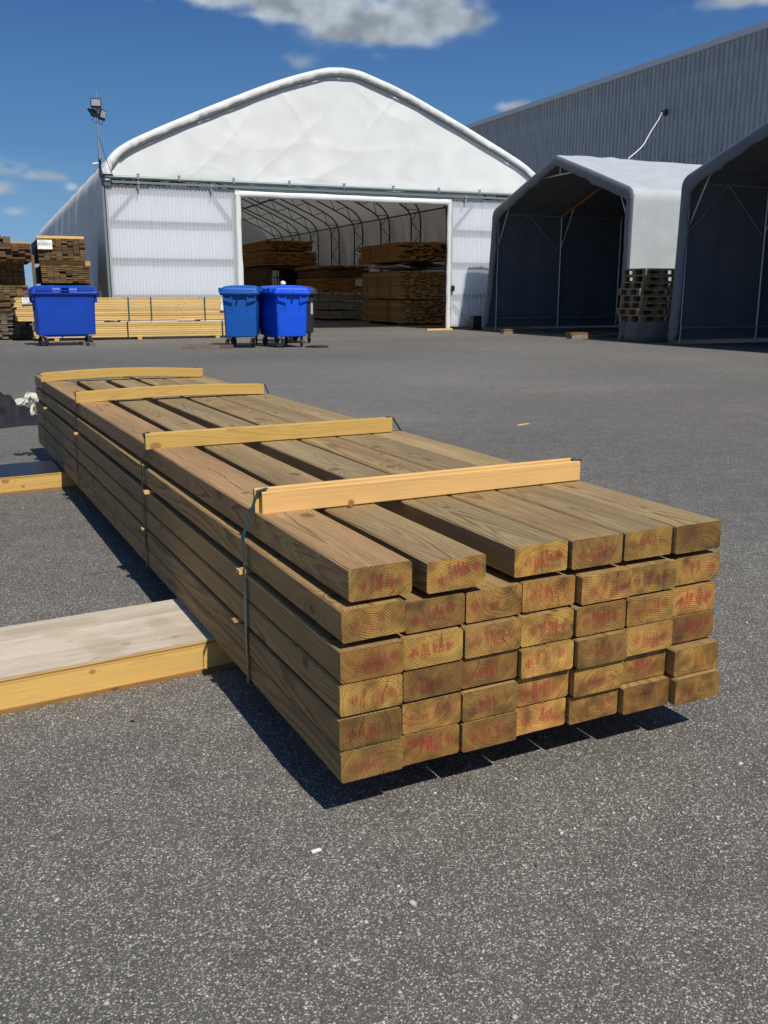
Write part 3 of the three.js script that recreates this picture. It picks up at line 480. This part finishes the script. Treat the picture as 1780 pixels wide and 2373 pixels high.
for (const [i, x] of [1.5, 3.4, 5.3].entries()) solo('bearer', plank(0.1, 0.055, 0.8, rng(51 + i)), M.tan[2], ['wooden bearer under the labelled end of the pale bundles', 'wooden bearer under the middle of the pale bundles', 'wooden bearer under the pale bundles behind the narrow bin'][i], 'bearer').position.set(x, 0.0285, -23.65);
// dark treated boards stacked at the hall's side, ends towards the yard
bundle({ pos: [-0.35, 0.03, -24.2], size: [1.38, 0.58, 3.2], nr: 12, nc: 10, mats: M.greyB, axis: 'z', rag: 0.05, seed: 24, label: 'bottom weathered grey board bundle standing on the asphalt', drop: 0.02 });
bundle({ pos: [-0.4, 0.68, -24.2], size: [1.42, 0.59, 3.2], nr: 12, nc: 10, mats: M.brown, axis: 'z', rag: 0.03, seed: 25, label: 'brown board bundle resting on the weathered grey bundle' });
bundle({ pos: [-0.4, 1.31, -24.62], size: [1.38, 0.46, 3.2], nr: 9, nc: 10, mats: M.brown, axis: 'z', rag: 0.03, seed: 26, label: 'brown board bundle set back under the reddish boards' });
bundle({ pos: [-0.4, 1.82, -24.1], size: [1.54, 0.40, 3.3], nr: 9, nc: 11, mats: M.red, axis: 'z', rag: 0.07, seed: 27, label: 'topmost reddish brown board bundle with ragged ends', drop: 0.02 });
for (const [i, y] of [0.61, 1.27, 1.77].entries()) for (const z of [-24.32]) solo('bearer', plank(1.35, 0.065 - (i ? 0.025 : 0), 0.09, rng(60 + i)), i ? M.brown[3] : M.pink, ['pale pink bearer over the grey bundle', 'brown bearer under the bundle that is set back', 'brown bearer under the reddish boards'][i], 'bearer').position.set(0.3, y + (i ? 0.02 : 0.035), z - (i === 1 ? 0.38 : 0));
solo('timber_block', plank(0.16, 0.15, 2.2, rng(71)), M.brown[1], 'square brown timber lying on the reddish bundle', 'timber').position.set(0.62, 2.30, -25.3);
{ const m = solo('timber_block', plank(0.3, 0.2, 2.2, rng(72)), M.brown[0], 'thick dark timber tilted on the reddish bundle', 'timber'); m.position.set(0.35, 2.375, -25.25); m.rotation.z = 0.3; }
solo('pink_board', plank(0.42, 0.045, 2.4, rng(73)), M.pink, 'pale pinkish board lying on the reddish bundle', 'board').position.set(0.90, 2.245, -25.4);
bundle({ pos: [1.33, 0.05, -25.0], size: [1.2, 0.6, 3.2], nr: 12, nc: 8, mats: M.brown, axis: 'z', rag: 0.02, seed: 28, label: 'bottom dark brown bundle of the tall stack behind the wide bin' });
bundle({ pos: [1.34, 0.70, -25.0], size: [1.2, 0.58, 3.2], nr: 12, nc: 8, mats: M.brown, axis: 'z', rag: 0.02, seed: 33, label: 'second dark brown bundle of the tall stack behind the wide bin' });
bundle({ pos: [1.37, 1.33, -24.95], size: [1.15, 0.42, 3.2], nr: 9, nc: 8, mats: M.brown, axis: 'z', rag: 0.02, seed: 29, label: 'dark brown bundle under the labelled top bundle', drop: 0.02 });
bundle({ pos: [1.33, 1.87, -24.9], size: [1.11, 0.515, 3.3], nr: 10, nc: 8, mats: M.brown, axis: 'z', rag: 0.03, seed: 30, label: 'top dark brown bundle with a white paper label', labelAt: [0.17, 0.37, 0.34, 0.22] });
solo('cap_board', plank(1.10, 0.06, 0.14, rng(81)), M.tan[1], 'pale yellow board across the top dark brown bundle', 'board').position.set(1.875, 2.42, -24.99);
for (const [i, [y, z]] of [[0.675, -25.2], [1.3, -25.2], [1.81, -25.06]].entries()) solo('bearer', plank(1.2, i < 2 ? 0.045 : 0.115, 0.1, rng(85 + i)), i === 2 ? M.pink : M.brown[2], ['lowest brown bearer in the tall brown stack', 'middle brown bearer in the tall brown stack', 'pale ended bearer under the labelled brown bundle'][i], 'bearer').position.set(1.95, y, z);
solo('corner_post', plank(0.07, 2.0, 0.07, rng(89)), M.pallet[2], 'grey green upright post between the two brown stacks', 'post').position.set(1.21, 1.0, -25.2);
// timber inside the hall
const IB = (o) => bundle({ axis: 'z', ...o });
IB({ pos: [12.9, 0.10, -29.2], size: [1.75, 0.74, 4.0], nr: 16, nc: 12, mats: M.inner, rag: 0.16, seed: 41, turn: R(-3), label: 'bottom board bundle just inside the hall doorway', straps: [1.1, 1.3, 3.6] });
IB({ pos: [12.9, 0.90, -29.2], size: [1.75, 0.90, 4.0], nr: 19, nc: 12, mats: M.inner, rag: 0.16, seed: 42, turn: R(-3), label: 'thick middle board bundle just inside the hall doorway', straps: [1.0, 2.3, 3.5] });
IB({ pos: [12.85, 2.12, -29.2], size: [1.8, 0.62, 4.3], nr: 13, nc: 12, mats: M.innerOrange, rag: 0.35, seed: 43, turn: R(-3), label: 'ragged orange board bundle on top just inside the hall doorway', straps: [1.2, 3.0], droop: 0.01 });
{ const m = solo('plastic_wrap', grid(40, 24, (u, v) => { const a = v * Math.PI * 2; return [12.95 + 0.85 * (1 - Math.cos(a)) + 0.05 * vn(u * 12, v * 8, 301) + u * 0.2, 1.97 + 0.10 * Math.sin(a) * (1 + 0.5 * vn(u * 9, v * 7, 302)) + 0.02, -29.2 - u * 3.3]; }), M.pvcGloss, 'grey plastic wrapped pack between the bundles inside the hall', 'packaging'); m.userData.group = undefined; delete m.userData.group; }
for (const [i, y] of [0.05, 0.87].entries()) for (const [j, z] of [-29.6, -32.6].entries()) solo('bearer', plank(1.7, i ? 0.05 : 0.1, 0.1, rng(91 + i * 2 + j)), M.inner[1], [['front bearer under the bottom bundle inside the doorway', 'rear bearer under the bottom bundle inside the doorway'], ['front bearer under the thick bundle inside the doorway', 'rear bearer under the thick bundle inside the doorway']][i][j], 'bearer').position.set(13.8 + 0.05 * (j ? 3.4 : 0.4), y, z);
for (const [i, [y, h]] of [[0.08, 0.30], [0.44, 0.28], [0.78, 0.26]].entries()) IB({ pos: [12.6, y, -36.0], size: [1.9, h, 4.4], nr: 5, nc: 8, mats: M.innerGrey, rag: 0.03, seed: 44 + i, turn: R(-4), label: ['lowest', 'middle', 'upper'][i] + ' pale grey wrapped timber pack deep in the hall', straps: [1.0, 3.2] });
IB({ pos: [12.5, 1.09, -36.0], size: [1.95, 0.58, 4.4], nr: 10, nc: 8, mats: M.innerOrange, rag: 0.05, seed: 48, turn: R(-4), label: 'orange board bundle on the pale grey packs in the hall', straps: [1.2, 3.2], labelAt: [1.5, 0.4, 0.3, 0.25] });
IB({ pos: [12.55, 1.70, -36.0], size: [1.9, 0.30, 4.4], nr: 6, nc: 8, mats: M.innerBrown, rag: 0.03, seed: 49, turn: R(-4), label: 'brown boards lying above the orange bundle in the hall' });
IB({ pos: [12.5, 2.03, -36.0], size: [1.95, 0.12, 4.6], nr: 3, nc: 9, mats: M.innerOrange, rag: 0.3, seed: 50, turn: R(-4), label: 'loose orange boards lying on the brown boards in the hall', droop: 0.03 });
IB({ pos: [11.9, 0.05, -42.0], size: [2.2, 2.2, 4.5], nr: 28, nc: 8, mats: M.innerBrown, rag: 0.03, seed: 52, label: 'tall brown pack of boards deep in the hall', only: (i, j) => i === 0 || i === 7 || j > 26 });
IB({ pos: [11.75, 2.30, -41.8], size: [2.5, 0.60, 4.8], nr: 11, nc: 12, mats: M.innerOrange, rag: 0.08, seed: 53, label: 'orange board bundle on the tall brown pack in the hall', straps: [1.2, 3.4] });
IB({ pos: [11.9, 2.96, -41.9], size: [2.2, 0.42, 4.4], nr: 8, nc: 12, mats: M.innerOrange, rag: 0.22, seed: 54, label: 'topmost orange boards in the deepest tall stack of the hall', straps: [1.4] });
IB({ pos: [11.2, 0.05, -50.0], size: [3.2, 1.7, 4.0], nr: 12, nc: 12, mats: M.red, rag: 0.06, seed: 55, label: 'reddish brown boards at the far end of the hall', only: shell(12, 12) });
IB({ pos: [11.3, 1.82, -50.0], size: [3.0, 1.2, 4.0], nr: 10, nc: 10, mats: M.brown, rag: 0.06, seed: 56, label: 'brown boards on the reddish pile at the far end of the hall', only: shell(10, 10) });

// ---------- wheeled bins ----------
function bin({ pos, turn, mat, label, group, lidMat = mat }) {
  const t = thing('wheeled_bin', label, 'bin', pos, turn, group);
  const rr = (w, d, rad, y, n = 6) => { const o = []; for (const [sx, sz, a0] of [[1, 1, 0], [-1, 1, 1], [-1, -1, 2], [1, -1, 3]]) for (let i = 0; i <= n; i++) { const a = (a0 + i / n) * Math.PI / 2; o.push([sx * (w / 2 - rad) + Math.cos(a) * rad, y, sz * (d / 2 - rad) + Math.sin(a) * rad]); } o.push(o[0]); return o; };
  const loft = (rings) => { const n = rings[0].length - 1; return grid(n, rings.length - 1, (u, v) => rings[Math.round(v * (rings.length - 1))][Math.round(u * n)]); };
  const cap = (ring) => { const c = ring.reduce((s, q) => [s[0] + q[0] / ring.length, q[1], s[2] + q[2] / ring.length], [0, 0, 0]), n = ring.length - 1; return grid(n, 1, (u, v) => (v < 0.5 ? ring[Math.round(u * n)] : c)); };
  const bottom = rr(1.13, 0.59, 0.05, 0.225), low = rr(1.165, 0.625, 0.045, 0.24), top = rr(1.22, 0.70, 0.05, 1.07);
  const body = part('body', merge([loft([bottom, low, rr(1.19, 0.655, 0.055, 0.7), top]), cap(bottom)]), mat, t);
  part('rim', merge([loft([rr(1.22, 0.70, 0.05, 1.045), rr(1.34, 0.76, 0.06, 1.05), rr(1.37, 0.79, 0.06, 1.075), rr(1.37, 0.79, 0.06, 1.115), rr(1.34, 0.76, 0.06, 1.125), rr(1.2, 0.68, 0.05, 1.12)])]), mat, t);
  const lid = part('lid', merge([loft([rr(1.30, 0.74, 0.06, 1.12), rr(1.31, 0.75, 0.07, 1.16), rr(1.24, 0.68, 0.09, 1.205), rr(1.12, 0.56, 0.12, 1.232), rr(0.8, 0.3, 0.12, 1.245)]), cap(rr(0.8, 0.3, 0.12, 1.245))]), lidMat, t);
  for (const x of [-0.42, 0.42]) part('lid_panel', merge([bx(0.34, 0.055, 0.05, x, 1.165, 0.385), bx(0.30, 0.02, 0.08, x, 1.195, 0.36)]), lidMat, lid);
  part('lid_grip', merge([bx(0.17, 0.022, 0.05, 0, 1.205, 0.39), bx(0.17, 0.022, 0.05, 0, 1.14, 0.40), bx(0.022, 0.09, 0.05, -0.075, 1.17, 0.395), bx(0.022, 0.09, 0.05, 0.075, 1.17, 0.395)]), lidMat, lid);
  for (const s of [-1, 1]) {
    const lug = (z) => { const sh = new THREE.Shape(); sh.moveTo(-0.09, 0); sh.lineTo(0.09, 0); sh.lineTo(0.09, -0.10 - (z < 0 ? 0.06 : 0)); sh.lineTo(-0.09, -0.10 - (z > 0 ? 0.06 : 0)); const hole = new THREE.Path(); hole.moveTo(-0.065, -0.02); hole.lineTo(0.065, -0.02); hole.lineTo(0.065, -0.06); hole.lineTo(-0.065, -0.06); sh.holes.push(hole); const g = new THREE.ExtrudeGeometry(sh, { depth: 0.045, bevelEnabled: false }); g.rotateY(s * Math.PI / 2); return g.translate(s * 0.605, 1.05, z); };
    part('lifting_lug', lug(0.235), mat, body); part('lifting_lug', lug(-0.235), mat, body);
    for (const z of [-0.15, 0.15]) part('rib', new THREE.BoxGeometry(0.02, 0.30, 0.022).rotateZ(-s * 0.045).translate(s * 0.604, 0.87, z), mat, body);
    part('trunnion', new THREE.CylinderGeometry(0.022, 0.022, 0.09, 12).rotateZ(Math.PI / 2).translate(s * 0.715, 1.09, 0), mat, t);
    part('hinge', merge([bx(0.1, 0.09, 0.06, s * 0.4, 1.15, -0.40), rod([s * 0.34, 1.16, -0.415], [s * 0.46, 1.16, -0.415], 0.018)]), lidMat, lid);
  }
  part('skirt', merge([bx(0.86, 0.05, 0.02, 0, 0.215, 0.27), bx(0.86, 0.05, 0.02, 0, 0.215, -0.27)]), mat, body);
  const r = rng(Math.round(pos[0] * 100));
  for (const [sx, sz] of [[-1, 1], [1, 1], [-1, -1], [1, -1]]) {
    const c = new THREE.Group(); c.name = 'caster'; c.position.set(sx * 0.47, 0.1, sz * 0.235); c.rotation.y = (r() - 0.5) * 2.4; t.add(c);
    part('fork', merge([bx(0.08, 0.012, 0.08, 0, 0.13, 0), new THREE.BoxGeometry(0.03, 0.14, 0.006).rotateZ(0.25).translate(-0.015, 0.065, 0.032), new THREE.BoxGeometry(0.03, 0.14, 0.006).rotateZ(0.25).translate(-0.015, 0.065, -0.032), rod([0, 0, -0.04], [0, 0, 0.04], 0.01)]), M.zinc, c);
    part('tyre', merge([new THREE.TorusGeometry(0.078, 0.022, 8, 24), new THREE.CylinderGeometry(0.065, 0.065, 0.03, 20).rotateX(Math.PI / 2)]), M.rubber, c);
  }
  return t;
}
bin({ pos: [1.565, 0, -21.32], turn: R(3), mat: M.blue[0], label: 'wide blue wheeled bin facing the yard in front of the brown stacks', group: 'blue wheeled bins' });
bin({ pos: [4.93, 0, -19.28], turn: R(90 - 19), mat: M.blue[1], label: 'dull blue wheeled bin turned end-on beside the pale bundles', group: 'blue wheeled bins' });
bin({ pos: [5.73, 0, -19.08], turn: R(90 + 3), mat: M.blue[2], label: 'bright blue wheeled bin with a white lump on its lid', group: 'blue wheeled bins' });
const blackBin = bin({ pos: [6.42, 0, -20.65], turn: R(90 + 2), mat: M.blackPlastic, label: 'black wheeled bin behind the bright blue bin' });
solo('white_lump', (() => { const g = new THREE.IcosahedronGeometry(0.055, 3), p = g.attributes.position; for (let i = 0; i < p.count; i++) { const k = 1 + 0.14 * vn(p.getX(i) * 40, p.getY(i) * 40 + p.getZ(i) * 31, 311); p.setXYZ(i, p.getX(i) * k, p.getY(i) * k * 0.9, p.getZ(i) * k); } g.computeVertexNormals(); return g; })(), M.white, 'small white crumpled lump on the bright blue bin lid', 'litter').position.set(5.72, 1.288, -18.95);
part('reflective_strip', bx(0.004, 0.34, 0.05, -0.606, 0.80, 0.26), M.lamp, blackBin, 'pale reflective strip on the bin end');
solo('hose', tube([[6.0, 0.02, -18.4], [6.25, 0.03, -18.25], [6.45, 0.02, -18.35], [6.35, 0.025, -18.55], [6.1, 0.02, -18.5], [6.2, 0.02, -18.3], [6.42, 0.02, -18.2]], 0.016, 6, 60), M.black, 'black hose coiled on the asphalt by the bright blue bin', 'hose');
for (const [i, [x, z, w, d, rot]] of [[1.98, -20.95, 0.12, 0.5, 0.25], [1.9, -21.15, 0.1, 0.45, 0.1], [4.15, -18.95, 0.95, 0.1, -0.55], [3.95, -18.85, 0.75, 0.09, -0.35]].entries()) { const m = solo('wood_offcut', plank(w, 0.07, d, rng(120 + i)), M.greyB[i % 2 ? 1 : 0], ['short wood block by the wheel of the wide bin', 'wood block under the wide bin', 'long brown board end beside the dull blue bin', 'second brown board lying beside the dull blue bin'][i], 'offcut'); m.position.set(x, 0.036, z); m.rotation.y = rot; }

// ---------- pallets, ring, ladder and boards by the tents ----------
solo('concrete_ring', (() => { const pts = [[0.36, 0.46], [0.36, 0], [0.48, 0], [0.49, 0.2], [0.485, 0.45], [0.47, 0.465], [0.36, 0.46]].map((q) => new THREE.Vector2(...q)); return new THREE.LatheGeometry(pts, 40); })(), M.concrete, 'grey concrete ring carrying the pallet stack', 'concrete ring').position.set(13.93, 0, -17.60);
{
  const r = rng(140), mk = (name) => {
    const g = new THREE.Group(); g.name = name;
    const tops = plank(0.13, 0.022, 0.78, r), stringer = plank(0.96, 0.022, 0.1, r), block = plank(0.13, 0.078, 0.1, r), bottom = plank(0.96, 0.022, 0.1, r);
    for (let i = 0; i < 6; i++) { const m = part('deck_board', tops, M.pallet[i % 3], g); m.position.set(-0.42 + i * 0.168, 0.133, 0); }
    for (const z of [-0.34, 0, 0.34]) { part('stringer', stringer, M.pallet[0], g).position.set(0, 0.111, z); part('bottom_board', bottom, M.pallet[1], g).position.set(0, 0.011, z); for (const x of [-0.41, 0, 0.41]) part('block', block, M.pallet[2], g).position.set(x, 0.061, z); }
    return g;
  };
  const first = mk('pallet');
  for (let i = 0; i < 8; i++) { const p = i ? first.clone() : first; p.name = numbered('pallet'); scene.add(p); p.position.set(13.92 + (r() - 0.5) * 0.14, 0.467 + i * 0.1445, -17.62 + (r() - 0.5) * 0.08); p.rotation.y = (r() - 0.5) * 0.12; tag(p, 'weathered wooden pallet, number ' + ['one', 'two', 'three', 'four', 'five', 'six', 'seven', 'eight'][i] + ' counted up from the concrete ring', 'pallet', 'stacked pallets on the concrete ring'); }
}
{
  const t = thing('ladder', 'grey metal ladder with orange strap leaning inside the tent', 'ladder', [14.3, 0, -18.72], 0);
  for (const z of [-0.19, 0.19]) part('stile', rod([-0.12, 0.02, z], [0.03, 1.66, z], 0.035, 8), M.tube, t);
  for (let i = 0; i < 5; i++) { const y = 0.22 + i * 0.33; part('rung', rod([-0.12 + 0.0914 * y, y, -0.19], [-0.12 + 0.0914 * y, y, 0.19], 0.018), M.tube, t); }
  part('orange_strap', merge([bx(0.03, 0.05, 0.46, -0.04, 1.02, 0), bx(0.03, 0.03, 0.46, -0.06, 0.72, 0)]), M.orange, t); part('cross_bar', rod([0.03, 1.66, -0.24], [0.03, 1.66, 0.24], 0.03), M.frameGrey, t);
}
for (const [i, [x, z, L, y]] of [[13.2, -22.65, 4.6, 0.03], [13.22, -22.67, 4.4, 0.092], [13.25, -19.55, 3.4, 0.05], [13.2, -19.5, 1.0, 0.12]].entries()) { const m = solo('floor_board', plank(L, i === 2 ? 0.1 : 0.056, 0.2, rng(150 + i)), M.pallet[i % 2 ? 2 : 0], ['lower weathered board laid into the tent mouth beside the hall', 'upper weathered board laid into the tent mouth beside the hall', 'thick board laid into the tent mouth near the ladder', 'short board lying on the thick one near the ladder'][i], 'board'); m.position.set(x + L / 2 - 0.15, y, z); if (i > 1) m.rotation.y = 0.05 * (i === 3 ? 2 : 1); }
solo('sill_board', plank(0.85, 0.05, 0.12, rng(160)), M.tan[1], 'pale board lying at the foot of the hall door post', 'board').position.set(12.5, 0.026, -25.45);
solo('dark_block', bx(0.28, 0.42, 0.3, 0, 0.21, 0), M.black, 'black box standing between the hall door leaf and the tent', 'box').position.set(13.62, 0, -25.28);

// ---------- the timber bundle ----------
{
  const t = thing('timber_bundle', 'strapped bundle of thick treated beams with red stamps on the sawn ends', 'timber bundle', [0.598, 0.10, -1.655], R(3.8));
  const r = rng(2024), H = 0.07, Wd = 0.145, rowsV = [0, 0.0735, 0.150, 0.2235, 0.308];
  let cell = 0;
  const tintOf = () => { const k = 0.86 + r() * 0.26, w = (r() - 0.5) * 0.10; return [k * (1 + w), k, k * (1 - w)]; };
  const put = (u, v, f, o = {}) => {
    const e = (o.endK ?? 1) * (0.68 + r() * 0.52), m = part('timber_beam', beam(Wd, H, (o.L ?? 5.05) + (r() - 0.5) * 0.04, 0.0042, r, { cell: cell++, tint: tintOf(), endTint: [e, e * (0.84 + r() * 0.10), e * 0.80], ...o }), [M.treated, M.end], t);
    m.position.set(u, v, f); if (o.turn) m.rotation.y = o.turn; if (o.roll) m.rotation.z = o.roll;
  };
  const front = [[0, -0.004, 0.002, -0.012, -0.005, 0.012, 0.03], [0, -0.006, -0.002, -0.01, 0.004, -0.004, 0.022], [0.002, -0.004, -0.008, 0.006, 0.015, 0.008, -0.006], [0, -0.002, 0.002, -0.004, 0.004, 0.004, -0.004], [-0.006, -0.014, -0.012, -0.016, 0.006, 0.0, -0.01]];
  for (let j = 0; j < 5; j++) for (let i = 0; i < 7; i++) {
    const u = i * 0.1487 + (r() - 0.5) * 0.004 + (j === 4 ? 0.010 : 0), v = rowsV[j] + (i > 0 && j > 0 ? (r() - 0.5) * 0.002 : 0) - (j === 4 && i > 0 ? 0.008 : 0);
    put(u, v, front[j][i] + (r() - 0.5) * 0.006, { roll: j === 4 && i === 0 ? 0.02 : (r() - 0.5) * 0.006, sag: (r() - 0.5) * 0.003 });
  }
  // top layer: six beams, two gaps
  const topU = [0.028, 0.204, 0.432, 0.584, 0.738, 0.888], topF = [-0.012, -0.004, -0.016, -0.008, -0.010, 0.0];
  for (let i = 0; i < 6; i++) put(topU[i], 0.3845 + (i === 0 ? 0.006 : 0), topF[i], { strips: i === 0 ? [0, 1, 6, 7] : undefined, offs: i === 0 ? [0, 0.3, 0.06, 0.0] : undefined, L: i === 1 || i === 2 ? 4.62 : 5.02, endK: 0.86, tint: i === 0 ? [1.14, 1.12, 1.34] : ((q) => [q[0] * 1.04, q[1] * 1.17, q[2] * 1.45])(tintOf()), turn: [0.004, -0.002, 0.006, 0, 0, 0][i] });
  // thin spacers between the layers
  for (const [v, d, th] of [[0.2945, 0.61, 0.011], [0.144, 0.67, 0.005], [0.2945, 1.70, 0.011], [0.144, 1.78, 0.005], [0.2945, 3.3, 0.011], [0.2945, 4.5, 0.011]]) { const m = part('spacer_lath', plank(1.09, th, 0.026, r), M.battenNew, t); m.position.set(0.53, v + th / 2 - 0.0008, -d); }
  // battens across the top and straps round the bundle
  const top = 0.4562;
  const battens = [[0.545, 0.035, 1.025, 0, 0, M.battenNew, 0.058], [1.668, -0.004, 0.975, 0, 0, M.batten, 0.058], [3.25, 0.002, 0.995, 0, 0.012, M.batten, 0.056], [4.53, -0.012, 0.992, -0.10, 0.018, M.batten, 0.056]];
  for (const [i, [d, u0, u1, yaw, arch, mat, h]] of battens.entries()) {
    const L = u1 - u0, mk = (hh, th, a) => { const g = beam(hh, th, L, 0.002, r, { strips: [i % 2 ? 3 : 1, 0, 4, 2], seg: 14 }); g.rotateZ(Math.PI / 2); g.rotateY(-Math.PI / 2); const p = g.attributes.position; for (let k = 0; k < p.count; k++) p.setY(k, p.getY(k) + a * Math.sin(Math.PI * clamp((p.getX(k)) / L))); g.computeVertexNormals(); return g; };
    const m = part('batten', mk(h, i ? 0.028 : 0.020, arch), [mat, mat], t, i ? undefined : 'fresh orange pine batten with a round knot');
    m.position.set(u0, top + 0.001, -d); m.rotation.y = yaw;
    if (!i) { const b = part('batten', mk(h + 0.006, 0.014, 0), [mat, mat], t, 'taller thin board behind the fresh orange batten'); b.position.set(u0 - 0.012, top + 0.001, -d - 0.0215); part('knot', new THREE.CylinderGeometry(0.0085, 0.0085, 0.002, 18).rotateX(Math.PI / 2), M.plyEdge, m).position.set(0.235, 0.012, 0.0195); }
    const zt = -d - 0.012, bt = top + h + 0.0075 + (i ? -0.004 : 0);
    const zs = zt - (i ? 0.085 : 0.03), zr = i === 3 ? zt - 0.10 : zt;
    const pts = [[u0 + 0.018, bt + 0.0005, zt], [u0 - 0.007, bt - 0.004, zt], [0.013, 0.4545, zt - 0.02], [-0.004, 0.40, zs], [-0.005, 0.30, zs], [-0.006, 0.15, zs], [-0.005, -0.003, zs], [0.5, -0.005, zs], [1.075, -0.004, zs], [1.078, 0.15, zs], [1.075, 0.40, zs], [1.035, 0.4545, zr - 0.03], [u1 + 0.007, bt - 0.004, zr], [u1 - 0.02, bt + 0.0005, zr]];
    part('strap', band(pts, 0.016, 0.0016), i ? M.strapDark : M.strap, t);
  }
}
// bunks that carry it
function bunk(label, z, x0, x1, topMat, yaw) {
  const t = thing('bunk_beam', label, 'beam', [x0, 0, z], yaw), L = x1 - x0, r = rng(Math.round(z * -100));
  part('base_strip', plank(L, 0.012, 0.44, r).translate(L / 2, 0.006, -0.215), M.plyEdge, t);
  const core = plank(L, 0.070, 0.41, r).translate(L / 2, 0.047, -0.207); part('core', core, M.bunkFront, t);
  for (let k = 0; k < 3; k++) part('veneer', plank(L, 0.0042, 0.416 - k * 0.003, r).translate(L / 2, 0.0842 + k * 0.0046, -0.209), k === 1 ? M.plyEdge : M.bunkFront, t);
  part('top_board', plank(L, 0.0040, 0.412, r).translate(L / 2, 0.0978, -0.210), topMat, t);
}
bunk('weathered grey topped beam carrying the front of the bundle', -2.325, -1.6, 2.1, M.bunkTop, R(7.0));
bunk('beam with dark film top carrying the back of the bundle', -5.31, -1.4, 2.0, M.film, R(7.8));

// ---------- cloth, film and litter ----------
{
  solo('black_tarp', grid(70, 40, (u, v) => {
    const x = lerp(-0.5, 0.36, u), z = lerp(-8.35, -9.25, v), e = Math.min(1, Math.sin(Math.PI * u) * 1.6) * Math.min(1, Math.sin(Math.PI * v) * 1.7);
    const h = 0.085 * e * (0.45 + 1.3 * fbm(x * 6, z * 5, 321, 4) + 0.9 * Math.abs(vn(x * 11, z * 7, 322)) + 0.5 * Math.abs(vn(x * 21 + z * 6, z * 15, 325))) + 0.07 * e * sstep(0.3, 0.05, Math.abs(x - 0.16));
    return [x + 0.06 * vn(z * 4, x * 2, 323), Math.max(0.004, h), z + 0.08 * vn(x * 4, z * 2, 324)];
  }), M.cloth, 'crumpled black tarpaulin heaped on the asphalt behind the timber', 'tarpaulin');
  const g = thing('plastic_scrap', 'torn white plastic film hanging from the far corner of the timber', 'plastic film', [0.262, 0.43, -6.60], R(3.8));
  part('film_sheet', grid(16, 12, (u, v) => [-0.005 - 0.11 * u + 0.02 * vn(u * 5, v * 4, 331), 0.03 - 0.07 * u * u - 0.05 * v + 0.03 * vn(u * 4, v * 5, 332), 0.04 * vn(u * 4 + 7, v * 4, 333) + 0.05 * v]), M.film2, g);
  part('film_tail', grid(10, 8, (u, v) => [-0.004 - 0.035 * u + 0.012 * vn(u * 4, v * 5, 341), 0.0 - 0.12 * v, 0.02 + 0.04 * vn(u * 3, v * 4, 342)]), M.film2, g);
}
solo('wood_chip', beam(0.021, 0.003, 0.008, 0.0005, rng(7)).rotateY(0.12), [M.white, M.white], 'pale wood chip lying on the asphalt before the bundle', 'wood chip').position.set(0.51, 0.002, -1.583);
solo('dry_leaf', grid(6, 4, (u, v) => [(u - 0.5) * 0.02 * (1 - (v - 0.5) ** 2), 0.004 + 0.004 * Math.sin(u * 5), (v - 0.5) * 0.014 * Math.sin(Math.PI * clamp(u, 0.1, 0.9))]), std({ color: C(0.36, 0.17, 0.05), roughness: 0.9 }), 'small brown scrap lying on the asphalt beside the near bunk', 'leaf').position.set(0.264, 0.003, -2.328);
{ const m = solo('wood_sliver', plank(0.16, 0.008, 0.012, rng(8)), M.tan[1], 'thin wood sliver alone on the open asphalt', 'wood sliver'); m.position.set(4.15, 0.005, -6.8); m.rotation.y = 0.4; }
// loose stones
{
  const g = new THREE.IcosahedronGeometry(1, 0), p = g.attributes.position; for (let i = 0; i < p.count; i++) { const k = 0.85 + 0.35 * hash(Math.round(p.getX(i) * 50), Math.round(p.getY(i) * 50) + Math.round(p.getZ(i) * 91), 4); p.setXYZ(i, p.getX(i) * k, p.getY(i) * k * 0.62, p.getZ(i) * k * 0.8); } g.computeVertexNormals();
  const n = 5200, im = new THREE.InstancedMesh(g, std({ color: C(1, 1, 1), roughness: 0.9 }), n), r = rng(61), o = new THREE.Object3D(), c = new THREE.Color();
  for (let i = 0; i < n; i++) {
    const near = r() < 0.16, d = near ? 0 : 1.0 + r() ** 1.8 * 13, a = R(-8 + r() * 62);
    const x = near ? 1.25 + (r() + r() + r() - 1.5) * 0.8 : Math.sin(a) * d, z = near ? -1.45 + (r() + r() - 1) * 0.35 : -Math.cos(a) * d, s = (0.0012 + (r() < 0.05 ? 0.0055 : 0.0028) * r() ** 3) * (near ? 1.2 : 1);
    o.position.set(x, s * 0.35, z); o.rotation.set((r() - 0.5) * 0.6, r() * 6.28, (r() - 0.5) * 0.6); o.scale.setScalar(s); o.updateMatrix(); im.setMatrixAt(i, o.matrix);
    const q = 0.10 + 0.5 * r() ** 1.6; im.setColorAt(i, c.setRGB(q * 1.02, q * 0.98, q * (r() > 0.85 ? 0.82 : 0.93)));
  }
  im.name = 'loose_gravel'; im.userData = { kind: 'stuff', label: 'loose grit and small pale stones scattered on the asphalt', category: 'gravel' }; scene.add(im);
}

scene.traverse((o) => { if (o.isMesh) { o.castShadow = true; o.receiveShadow = true; } });
renderer.render(scene, camera);
